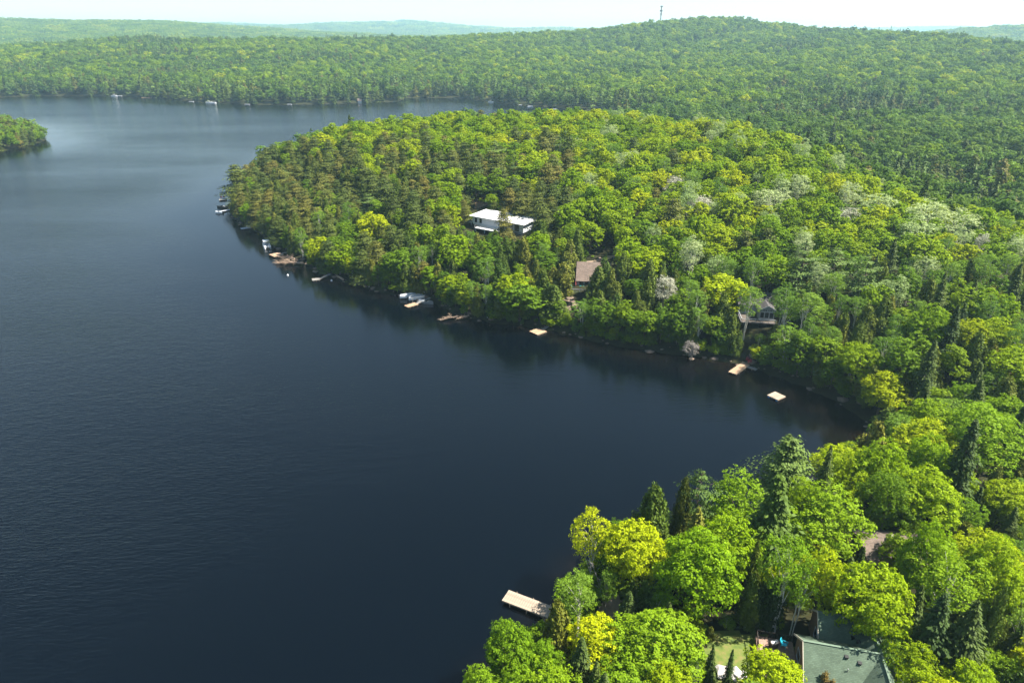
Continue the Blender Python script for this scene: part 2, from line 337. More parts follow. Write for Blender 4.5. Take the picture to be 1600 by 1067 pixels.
class MB:
    """collects solids into one mesh"""
    def __init__(s): s.v = []; s.f = []
    def add(s, vs, fs):
        n = len(s.v); s.v += [tuple(map(float, v)) for v in vs]; s.f += [tuple(i + n for i in f) for f in fs]; return s
    def box(s, x0, x1, y0, y1, z0, z1):
        return s.add([(x0, y0, z0), (x1, y0, z0), (x1, y1, z0), (x0, y1, z0), (x0, y0, z1), (x1, y0, z1), (x1, y1, z1), (x0, y1, z1)],
                     [(3, 2, 1, 0), (4, 5, 6, 7), (0, 1, 5, 4), (1, 2, 6, 5), (2, 3, 7, 6), (3, 0, 4, 7)])
    def beam(s, a, b_, w, h=None):
        h = h or w; a = Vector(a); b_ = Vector(b_); d = (b_ - a).normalized()
        u = d.cross(Vector((0, 0, 1)));  u = u.normalized() if u.length > 1e-3 else Vector((1, 0, 0)); v = u.cross(d)
        P = []
        for q in (a, b_):
            for su, sv in ((-1, -1), (1, -1), (1, 1), (-1, 1)): P.append(q + u * su * w / 2 + v * sv * h / 2)
        return s.add(P, [(0, 1, 2, 3), (7, 6, 5, 4), (0, 4, 5, 1), (1, 5, 6, 2), (2, 6, 7, 3), (3, 7, 4, 0)])
    def prism(s, poly, thick):
        """poly: list of 3D points (planar), thickened downwards"""
        n = len(poly); top = [tuple(p) for p in poly]; bot = [(p[0], p[1], p[2] - thick) for p in poly]
        return s.add(top + bot, [tuple(range(n)), tuple(range(2 * n - 1, n - 1, -1))] + [(i, i + n, (i + 1) % n + n, (i + 1) % n) for i in range(n)])
    def tube(s, pts, rads, n=7, cap=True):
        pts = [Vector(p) for p in pts]; rings = []
        for i, p in enumerate(pts):
            d = (pts[min(i + 1, len(pts) - 1)] - pts[max(i - 1, 0)]).normalized()
            u = d.cross(Vector((.13, .21, 1))); u = u.normalized() if u.length > 1e-3 else Vector((1, 0, 0)); v = d.cross(u)
            rings.append([p + (u * math.cos(2 * math.pi * k / n) + v * math.sin(2 * math.pi * k / n)) * rads[i] for k in range(n)])
        V = [q for r_ in rings for q in r_]; F = []
        for i in range(len(pts) - 1):
            for k in range(n): F.append((i * n + k, i * n + (k + 1) % n, (i + 1) * n + (k + 1) % n, (i + 1) * n + k))
        if cap: F.append(tuple(range(n - 1, -1, -1))); F.append(tuple((len(pts) - 1) * n + k for k in range(n)))
        return s.add(V, F)
    def mesh(s, name, mat, smooth=False):
        me = bpy.data.meshes.new(name); me.from_pydata(s.v, [], s.f); me.materials.append(mat)
        if smooth: me.polygons.foreach_set('use_smooth', [True] * len(me.polygons))
        me.update(); return me
    def obj(s, name, mat, parent=None, smooth=False, **k): return link(name, s.mesh(name, mat, smooth), parent, **k)
def empty(name, loc, rz=0.0, label=None, cat=None, group=None):
    return link(name, None, None, loc, rz, label, cat, group)

# ------------------------------------------------------------------ ground and water
ny, nx = MX.shape
idx = np.arange(nx * ny).reshape(ny, nx)
Q = np.stack([idx[:-1, :-1], idx[:-1, 1:], idx[1:, 1:], idx[1:, :-1]], -1).reshape(-1, 4)
V = np.stack([MX, MY, GZ], -1).reshape(-1, 3)
link('ground', mesh_np('ground', V, Q, [M['floor']], smooth=True), kind='structure')
S = GS.ravel(); keep = (S[Q].min(1) < 2.0)
wq = Q[keep]; used, inv = np.unique(wq, return_inverse=True)
Vw = V[used].copy(); Vw[:, 2] = 0
dsh = -S[used]
sheltered = np.clip(1 - dsh / 26, 0, 1)
yy = Vw[:, 1]; xx = Vw[:, 0]
shal = np.clip(1 - dsh / (7 + 10 * np.exp(-((yy - 130) / 26) ** 2) * (xx > 10)), 0, 1) ** 1.2
calm = .14 + .86 * np.clip((dsh - 12) / 55, 0, 1)
calm = np.where(dsh < 0, .14, calm)
link('lake_water', mesh_np('lake_water', Vw, inv.reshape(-1, 4), [M['water']], attrs={'shallow': shal, 'calm': calm}, smooth=True), kind='structure')

# haze
hb = MB().box(-9500, 9500, -950, 10500, -6, 190)
m = bpy.data.materials.new('thin_summer_haze'); m.use_nodes = True; n = m.node_tree.nodes; n.clear()
vo = n.new('ShaderNodeVolumePrincipled'); vo.inputs['Color'].default_value = (.52, .82, 1, 1); vo.inputs['Density'].default_value = .000115; vo.inputs['Anisotropy'].default_value = .25
oo = n.new('ShaderNodeOutputMaterial'); m.node_tree.links.new(vo.outputs[0], oo.inputs['Volume'])
hz = hb.obj('haze', m, kind='stuff')

# ------------------------------------------------------------------ trees
def unit(v): return v / np.maximum(np.linalg.norm(v, axis=-1, keepdims=True), 1e-9)
def leaves(C, N, size, var, rng, asp=.62, fold=.25, along=None):
    """one rhombic leaf spray per centre"""
    n = len(C); size = np.broadcast_to(size, (n,))[:, None]
    r = rng.normal(size=(n, 3)) if along is None else along + rng.normal(size=(n, 3)) * .25
    T = unit(r - (r * N).sum(-1, keepdims=True) * N); B = np.cross(N, T)
    V = np.stack([C + T * size, C + B * size * asp - N * size * fold * .3, C - T * size, C - B * size * asp - N * size * fold * .3], 1)
    V[:, 0] -= N * size * fold; V[:, 2] -= N * size * fold
    return V.reshape(-1, 3), np.repeat(np.clip(var, 0, 1), 4)
def leaf_mesh(name, parts, mat):
    V = np.concatenate([p[0] for p in parts]); a = np.concatenate([p[1] for p in parts])
    return mesh_np(name, V, np.arange(len(V)).reshape(-1, 4), [mat], attrs={'v': a})
def fib(n):
    i = np.arange(n) + .5; ph = np.arccos(1 - 2 * i / n); th = np.pi * (1 + 5 ** .5) * i
    return np.stack([np.cos(th) * np.sin(ph), np.sin(th) * np.sin(ph), np.cos(ph)], -1)
def rounded(seed, W=10.5, H=15, nl=18, ns=24, nf=16, ls=.27, low=.30, clump=1.0, var=1.0, up=.45, sparse=0.0, nr=.42):
    rng = np.random.default_rng(seed); a = W / 2; c = np.array([0, 0, H * (low + (1 - low) / 2)]); rz = H * (1 - low) / 2
    D = fib(int(nl * 1.35)); D = D[D[:, 2] > -.8]; D = unit(D + rng.normal(size=D.shape) * .22)
    if len(D) > nl: D = D[rng.permutation(len(D))[:nl]]
    rl = a * rng.uniform(.24, .48, len(D))
    taper = 1 - .22 * np.clip(-D[:, 2:3], 0, 1)
    P = c + D * np.array([a, a, rz]) * (rng.uniform(.46, .86, (len(D), 1))) * taper
    P = np.vstack([P, c + [[0, 0, rz * .2]]]); rl = np.append(rl, a * .55)
    out = []; limbs = P
    for p, r_ in zip(P, rl):
        sd = fib(ns); sd = unit(sd + rng.normal(size=sd.shape) * .28)
        o = unit(p - (c - [0, 0, rz * .5])); keep = (sd @ o > -.45) & (sd[:, 2] > -.75)
        sd = sd[keep]
        if sparse: sd = sd[rng.random(len(sd)) > sparse]
        sp = p + sd * r_ * rng.uniform(.80, 1.12, (len(sd), 1)) * [1, 1, .82]
        n_ = len(sd); rs = .15 * W / 10.5 * 5.25 * clump
        tone = rng.uniform(0, 1, n_)
        k = np.repeat(np.arange(n_), nf); ln = len(k)
        off = unit(rng.normal(size=(ln, 3)) + sd[k] * .5 + [0, 0, .4]) * rs * rng.uniform(.35, 1.0, (ln, 1)) * [1, 1, .6]
        C = sp[k] + off
        N = unit(sd[k] * .5 + unit(off) * .4 + np.array([0, 0, up]) + rng.normal(size=(ln, 3)) * nr)
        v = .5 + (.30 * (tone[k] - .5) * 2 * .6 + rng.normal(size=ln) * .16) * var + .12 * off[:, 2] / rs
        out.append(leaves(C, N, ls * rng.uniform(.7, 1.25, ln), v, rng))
    return out, limbs, c
def trunk_mb(H, r0, limbs, seed, n=7, bend=.3, topf=.75, stems=1):
    rng = np.random.default_rng(seed + 99); mb = MB()
    for s_ in range(stems):
        ox, oy = (0, 0) if stems == 1 else rng.uniform(-.5, .5, 2); lx, ly = (0, 0) if stems == 1 else rng.uniform(-1.2, 1.2, 2)
        zs = np.linspace(-1.2, H * topf, 6); pts = [(ox + lx * max(z, 0) / H + rng.normal() * bend * max(z, 0) / H, oy + ly * max(z, 0) / H + rng.normal() * bend * max(z, 0) / H, z) for z in zs]
        mb.tube(pts, [r0 * 1.25] + [r0 * (1 - .8 * k / 5) for k in range(1, 6)], n)
        if limbs is not None:
            for q in limbs[rng.permutation(len(limbs))[:7]]:
                z0 = min(max(q[2] * rng.uniform(.45, .65), H * .2), H * topf * .95); f = (z0 + 1.2) / (H * topf + 1.2) * 5; i = int(min(f, 4)); u = f - i
                st = Vector(pts[i]).lerp(Vector(pts[i + 1]), u); en = Vector(q); mid = st.lerp(en, .5) + Vector((0, 0, .4))
                mb.tube([st, mid, en], [r0 * .42, r0 * .25, r0 * .08], 5, cap=False)
    return mb
def conifer(seed, W=4.5, H=16, gap=.55, nb=10, ls=.26, droop=.25, base=.10, power=.9, dens=7, irr=.15, plume=0.0, wid=.22, rise=0.0, spread=1.0):
    rng = np.random.default_rng(seed); out = []; z = H * base; lim = []
    Cs, Ns, Al, Vs = [], [], [], []
    while z < H - .15:
        t = (z - H * base) / (H * (1 - base)); rad = W / 2 * (1 - t) ** power * (1 + rng.normal() * irr) + .12
        n = max(4, int(nb * (.45 + .55 * (1 - t)))); th0 = rng.uniform(0, 6.28)
        for k in range(n):
            th = th0 + 6.283 * k / n + rng.normal() * .2; r_ = rad * rng.uniform(.72, 1.12) * (1 + irr * min(max(rng.normal(), -1.3), .9) * .6)
            if rng.random() < irr * .5: continue
            d = np.array([math.cos(th), math.sin(th), 0]); m_ = max(3, int(dens * r_ / (W / 2) * 1.2 + 2))
            u = rng.uniform(.15, 1.0, m_) ** (.8 if not plume else .5)
            zz = z + rise * u * r_ - droop * (u ** 1.6) * r_ + rng.normal(size=m_) * .05
            lat = np.clip(rng.normal(size=m_), -1.7, 1.7) * wid * r_ * (.3 + .8 * u) * spread
            side = np.array([-d[1], d[0], 0])
            C = d * (u * r_)[:, None] + side * lat[:, None]; C[:, 2] += zz
            N = unit(np.array([0, 0, .9]) + d * (.45 + .3 * u[:, None]) + rng.normal(size=(m_, 3)) * .28)
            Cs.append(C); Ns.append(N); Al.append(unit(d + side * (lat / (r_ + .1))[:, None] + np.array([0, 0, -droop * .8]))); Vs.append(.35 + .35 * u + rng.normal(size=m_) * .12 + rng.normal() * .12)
            if plume or k % 3 == 0: lim.append((d * r_ * .85 + [0, 0, z + rise * r_ * .85 - droop * r_ * .7], z))
        z += gap * rng.uniform(.75, 1.25) * (1 - .45 * t)
    C = np.vstack(Cs); N = np.vstack(Ns); A_ = np.vstack(Al); v = np.concatenate(Vs)
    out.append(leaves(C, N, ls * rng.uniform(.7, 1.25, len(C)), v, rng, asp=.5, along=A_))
    return out, lim, H
def conifer_trunk(H, r0, lim, seed):
    rng = np.random.default_rng(seed); mb = MB(); mb.tube([(0, 0, -1.2), (0, 0, H * .3), (rng.normal() * .1, 0, H * .65), (0, 0, H * .97)], [r0 * 1.2, r0 * .9, r0 * .5, .03], 6)
    for e, z in lim[::2]: mb.tube([(0, 0, z), e], [r0 * .22, .02], 4, cap=False)
    return mb
def cedar(seed, W=4.2, H=11, n=5200, ls=.22, tips=1):
    rng = np.random.default_rng(seed); out = []
    for k in range(tips):
        o = rng.uniform(-.22, .22, 2) * W * (tips > 1); h = H * (1 if k == 0 else rng.uniform(.72, .95)); w = W * (1 if tips == 1 else .72)
        m_ = n // tips; ph = rng.uniform(0, 6.28, 5)
        nc = m_ // 14; tz = rng.beta(1.15, 1.5, nc); th = rng.uniform(0, 6.283, nc)
        prof = (w / 2) * np.clip((1 - tz) ** .62 * (.62 + .55 * np.clip(tz * 5, 0, 1) ** .7), 0, None)
        lump = 1 + .16 * np.sin(th * 3 + ph[0] + tz * 5) + .10 * np.sin(th * 7 + ph[1] - tz * 9) + .12 * np.sin(tz * 18 + ph[2] + th)
        r_ = prof * lump * rng.uniform(.7, 1.05, nc)
        P = np.stack([o[0] + np.cos(th) * r_, o[1] + np.sin(th) * r_, h * (.05 + .95 * tz)], -1); D = np.stack([np.cos(th), np.sin(th), np.full(nc, .35)], -1)
        i = np.repeat(np.arange(nc), 14); tone = rng.uniform(-1, 1, nc)
        off = rng.normal(size=(len(i), 3)) * np.array([.16, .16, .30]) * (W / 4.2); C = P[i] + off
        N = unit(D[i] * 1.0 + rng.normal(size=(len(i), 3)) * .5); al = unit(D[i] * .35 + [0, 0, 1.0])
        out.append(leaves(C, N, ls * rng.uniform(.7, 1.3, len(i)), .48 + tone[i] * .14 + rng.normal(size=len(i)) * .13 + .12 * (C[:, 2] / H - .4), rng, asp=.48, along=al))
    return out
def fit(parts, mesh_name, mat): return leaf_mesh(mesh_name, parts, mat)

# templates: kind -> list of (crown mesh, trunk mesh, nominal height, nominal width)
TPL = {}
def reg(key, crown, trunk, H, W): TPL.setdefault(key, []).append((crown, trunk, H, W))
for s_ in range(3):
    p, li, c = rounded(10 + s_, W=11, H=15, nl=28, ns=42, nf=16, ls=.21, clump=.8, low=.12); reg('maple_hi', fit(p, 'maple_crown', M['maple']), trunk_mb(15, .28, li, s_).mesh('trunk', M['bark']), 15, 11)
for s_ in range(4):
    p, li, c = rounded(20 + s_, W=10, H=14, nl=20, ns=26, nf=11, ls=.31, clump=.9, low=.10); reg('maple', fit(p, 'maple_crown', M['maple']), trunk_mb(14, .25, li, s_, 5).mesh('trunk', M['bark']), 14, 10)
for s_ in range(3):
    p, li, c = rounded(30 + s_, W=8.5, H=14, nl=20, ns=30, nf=18, ls=.16, clump=.9, up=.3, low=.10, var=.8); reg('light_hi', fit(p, 'crown', M['light']), trunk_mb(14, .2, li, 40 + s_).mesh('trunk', M['bark']), 14, 8.5)
for s_ in range(3):
    p, li, c = rounded(50 + s_, W=8, H=14, nl=20, ns=24, nf=13, ls=.24, clump=.95, low=.08); reg('green', fit(p, 'crown', M['green']), trunk_mb(14, .2, li, 50 + s_, 5).mesh('trunk', M['bark']), 14, 8)
for s_ in range(3):
    p, li, c = rounded(60 + s_, W=6.2, H=15, nl=18, ns=22, nf=14, ls=.14, clump=1.25, up=.25, low=.32, sparse=.12); reg('birch', fit(p, 'crown', M['birch']), trunk_mb(15, .14, li, 60 + s_, topf=.86, stems=2).mesh('trunk', M['birchbark']), 15, 6.2)
for s_ in range(2):
    p, li, c = rounded(70 + s_, W=7.5, H=15, nl=18, ns=22, nf=11, ls=.17, clump=1.2, up=.25, low=.25, sparse=.1); reg('aspen', fit(p, 'crown', M['aspen']), trunk_mb(15, .16, li, 70 + s_, topf=.85, stems=2).mesh('trunk', M['birchbark']), 15, 7.5)
for s_ in range(2):
    p, li, c = rounded(80 + s_, W=6.5, H=12, nl=18, ns=22, nf=14, ls=.15, clump=1.5, up=.1, low=.2, sparse=.2); reg('pale', fit(p, 'crown', M['pale']), trunk_mb(12, .15, li, 80 + s_, topf=.85, stems=3).mesh('trunk', M['twig']), 12, 6.5)
for s_ in range(4): reg('cedar', fit(cedar(90 + s_, W=4.4, H=11, n=7000, tips=1 + s_ % 3), 'crown', M['cedar']), conifer_trunk(10, .18, [], s_).mesh('trunk', M['bark']), 11, 4.4)
for s_ in range(3):
    p, li, h = conifer(100 + s_, W=5.6, H=17, gap=.42, nb=13, ls=.27, droop=.32, dens=17, irr=.2, power=.78, wid=.27); reg('spruce', fit(p, 'crown', M['spruce']), conifer_trunk(17, .22, li[::3], s_).mesh('trunk', M['bark']), 17, 5.0)
for s_ in range(3):
    p, li, h = conifer(110 + s_, W=7.6, H=12, gap=.55, nb=13, ls=.26, droop=.16, dens=38, irr=.34, power=.44, wid=.36); reg('hemlock', fit(p, 'crown', M['hemlock']), conifer_trunk(12, .25, li[::3], s_).mesh('trunk', M['bark']), 12, 7.6)
for s_ in range(2):
    p, li, h = conifer(120 + s_, W=8.0, H=17, gap=.85, nb=10, ls=.25, droop=.05, rise=.14, dens=60, irr=.5, power=.60, wid=.38, plume=1, base=.22); reg('pine', fit(p, 'crown', M['pine']), conifer_trunk(17, .28, li, s_).mesh('trunk', M['bark']), 17, 8.0)
p, li, h = conifer(128, W=7.6, H=15, gap=.5, nb=13, ls=.24, droop=-.05, rise=.25, dens=46, irr=.30, power=.5, wid=.34); reg('pine_soft', fit(p, 'crown', M['pine']), conifer_trunk(15, .25, li[::3], 1).mesh('trunk', M['bark']), 15, 7.6)
# far, simpler trees
def joined(name, crown_parts, mats, H, r0=.25):
    V = np.concatenate([p[0] for p in crown_parts]); a = np.concatenate([p[1] for p in crown_parts])
    return mesh_np(name, V, np.arange(len(V)).reshape(-1, 4), mats, attrs={'v': a})
LOW = []
def low(me): LOW.append(me); return len(LOW) - 1
LK = {}
for s_ in range(3): LK.setdefault('green', []).append(low(fit(rounded(200 + s_, W=9.5, H=13, nl=13, ns=16, nf=8, ls=.48, clump=1.15, low=.12, nr=.2, var=.5, up=.2)[0], 'far_tree', M['green'])))
for s_ in range(3): LK.setdefault('vgreen', []).append(low(fit(rounded(205 + s_, W=9, H=13, nl=13, ns=16, nf=8, ls=.48, clump=1.15, low=.12, nr=.2, var=.5, up=.2)[0], 'far_tree', M['vgreen'])))
for s_ in range(3): LK.setdefault('maple', []).append(low(fit(rounded(210 + s_, W=9.5, H=13, nl=13, ns=16, nf=8, ls=.48, clump=1.15, low=.12, nr=.2, var=.5, up=.2)[0], 'far_tree', M['maple'])))
for s_ in range(2): LK.setdefault('birch', []).append(low(fit(rounded(220 + s_, W=7, H=13, nl=10, ns=12, nf=6, ls=.42, clump=1.3, low=.15)[0], 'far_tree', M['birch'])))
for s_ in range(2): LK.setdefault('spruce', []).append(low(fit(conifer(230 + s_, W=6.2, H=13.5, gap=.9, nb=9, ls=.55, dens=9, irr=.25, power=.75)[0], 'far_tree', M['spruce'])))
for s_ in range(2): LK.setdefault('hemlock', []).append(low(fit(conifer(240 + s_, W=7.5, H=13, gap=.9, nb=9, ls=.55, dens=14, irr=.3, power=.5)[0], 'far_tree', M['hemlock'])))
LK['pine'] = [low(fit(conifer(250, W=7.5, H=16, gap=1.5, nb=7, ls=.5, dens=16, irr=.35, power=.6, base=.2)[0], 'far_tree', M['pine']))]
LK['pale'] = [low(fit(rounded(260, W=6, H=11, nl=9, ns=10, nf=5, ls=.4, clump=1.4, low=.15)[0], 'far_tree', M['birch']))]
for s_ in range(3):   # a clump of wood for the farthest hills
    rng = np.random.default_rng(270 + s_); ps = []
    for k in range(36):
        q, _, _ = rounded(300 + s_ * 50 + k, W=rng.uniform(8, 12), H=rng.uniform(10, 15), nl=4, ns=6, nf=4, ls=1.3, clump=1.6, low=.1)
        o = np.array([(k % 6 - 2.5) * 7.5 + rng.normal() * 1.5, (k // 6 - 2.5) * 7.5 + rng.normal() * 1.5, rng.normal() * 1.2])
        ps += [(a_ + o, v_) for a_, v_ in q]
    LK.setdefault('grove', []).append(low(fit(ps, 'wood_clump', M['green' if s_ else 'maple'])))

# mid/far wood: points with an instance index
def gn_scatter(name, meshes, P, idxs, rots, scl):
    col = bpy.data.collections.new(name + '_kinds')
    for k, me in enumerate(meshes):
        items = me if isinstance(me, tuple) else (me,)
        if len(items) == 1: o = bpy.data.objects.new('%s_kind_%03d' % (name, k), items[0]); col.objects.link(o)
        else:
            # join crown and trunk in one mesh
            o = bpy.data.objects.new('%s_kind_%03d' % (name, k), join2(*items)); col.objects.link(o)
    me = bpy.data.meshes.new(name); me.vertices.add(len(P)); me.vertices.foreach_set('co', np.asarray(P, np.float32).ravel())
    a = me.attributes.new('kind_index', 'INT', 'POINT'); a.data.foreach_set('value', np.asarray(idxs, np.int32))
    a = me.attributes.new('turn', 'FLOAT', 'POINT'); a.data.foreach_set('value', np.asarray(rots, np.float32))
    a = me.attributes.new('size', 'FLOAT_VECTOR', 'POINT'); a.data.foreach_set('vector', np.asarray(scl, np.float32).ravel())
    me.update()
    o = link(name, me, kind='stuff')
    ng = bpy.data.node_groups.new(name, 'GeometryNodeTree')
    ng.interface.new_socket('Geometry', in_out='INPUT', socket_type='NodeSocketGeometry'); ng.interface.new_socket('Geometry', in_out='OUTPUT', socket_type='NodeSocketGeometry')
    N = ng.nodes; gi = N.new('NodeGroupInput'); go = N.new('NodeGroupOutput'); ip = N.new('GeometryNodeInstanceOnPoints'); ci = N.new('GeometryNodeCollectionInfo')
    ci.inputs['Collection'].default_value = col; ci.inputs['Separate Children'].default_value = True; ci.inputs['Reset Children'].default_value = True
    ip.inputs['Pick Instance'].default_value = True
    def na(n_, t):
        q = N.new('GeometryNodeInputNamedAttribute'); q.data_type = t; q.inputs['Name'].default_value = n_; return q.outputs[0]
    cx = N.new('ShaderNodeCombineXYZ'); er = N.new('FunctionNodeEulerToRotation'); l = ng.links.new
    l(gi.outputs[0], ip.inputs['Points']); l(ci.outputs[0], ip.inputs['Instance']); l(na('kind_index', 'INT'), ip.inputs['Instance Index'])
    l(na('turn', 'FLOAT'), cx.inputs[2]); l(cx.outputs[0], er.inputs[0]); l(er.outputs[0], ip.inputs['Rotation']); l(na('size', 'FLOAT_VECTOR'), ip.inputs['Scale']); l(ip.outputs[0], go.inputs[0])
    md = o.modifiers.new('scatter', 'NODES'); md.node_group = ng
    return o
def join2(a, b_):
    va = np.zeros(len(a.vertices) * 3, np.float32); a.vertices.foreach_get('co', va); vb = np.zeros(len(b_.vertices) * 3, np.float32); b_.vertices.foreach_get('co', vb)
    at_ = np.zeros(len(a.vertices), np.float32); a.attributes['v'].data.foreach_get('value', at_)
    fa = np.arange(len(a.vertices)).reshape(-1, 4); fb = np.array([list(p.vertices) for p in b_.polygons if len(p.vertices) == 4]) + len(a.vertices)
    return mesh_np(a.name, np.concatenate([va, vb]).reshape(-1, 3), [fa, fb], [a.materials[0], b_.materials[0]], mi=[0] * len(fa) + [1] * len(fb), attrs={'v': np.concatenate([at_, np.full(len(vb) // 3, .5)])})

NAMES = {'pine_soft': 'pine_tree', 'maple_hi': 'maple_tree', 'maple': 'maple_tree', 'light_hi': 'broadleaf_tree', 'green': 'broadleaf_tree', 'birch': 'birch_tree', 'aspen': 'aspen_tree', 'pale': 'pale_tree',
         'cedar': 'cedar_tree', 'spruce': 'spruce_tree', 'hemlock': 'hemlock_tree', 'pine': 'pine_tree'}
rnd = random.Random(7)
placed = []      # x, y, radius
def put_tree(kind, x, y, h, w, label, group=None, mat=None, variant=None, lean=(0, 0), z=None):
    T = TPL[kind]; cm_, tm, H0, W0 = T[(variant if variant is not None else rnd.randrange(len(T))) % len(T)]
    e = empty(NAMES[kind], (x, y, gz(x, y) - .1 if z is None else z), rnd.uniform(0, 6.28), label, 'tree', group)
    e.scale = (w / W0, w / W0, h / H0)
    if lean != (0, 0): e.rotation_euler = (lean[0], lean[1], 0)
    c = bpy.data.objects.new('crown', cm_); t = bpy.data.objects.new('trunk', tm)
    for q in (c, t): q.parent = e; COL.objects.link(q)
    if mat:
        c.material_slots[0].link = 'OBJECT'; c.material_slots[0].material = M[mat]
    placed.append((x, y, w / 2)); return e
def top_at(px, py, h):
    z = 15.0
    for _ in range(14):
        p = at(px, py, z); z = .5 * z + .5 * (max(gz(p[0], p[1]), 0) + h)
    return at(px, py, z)

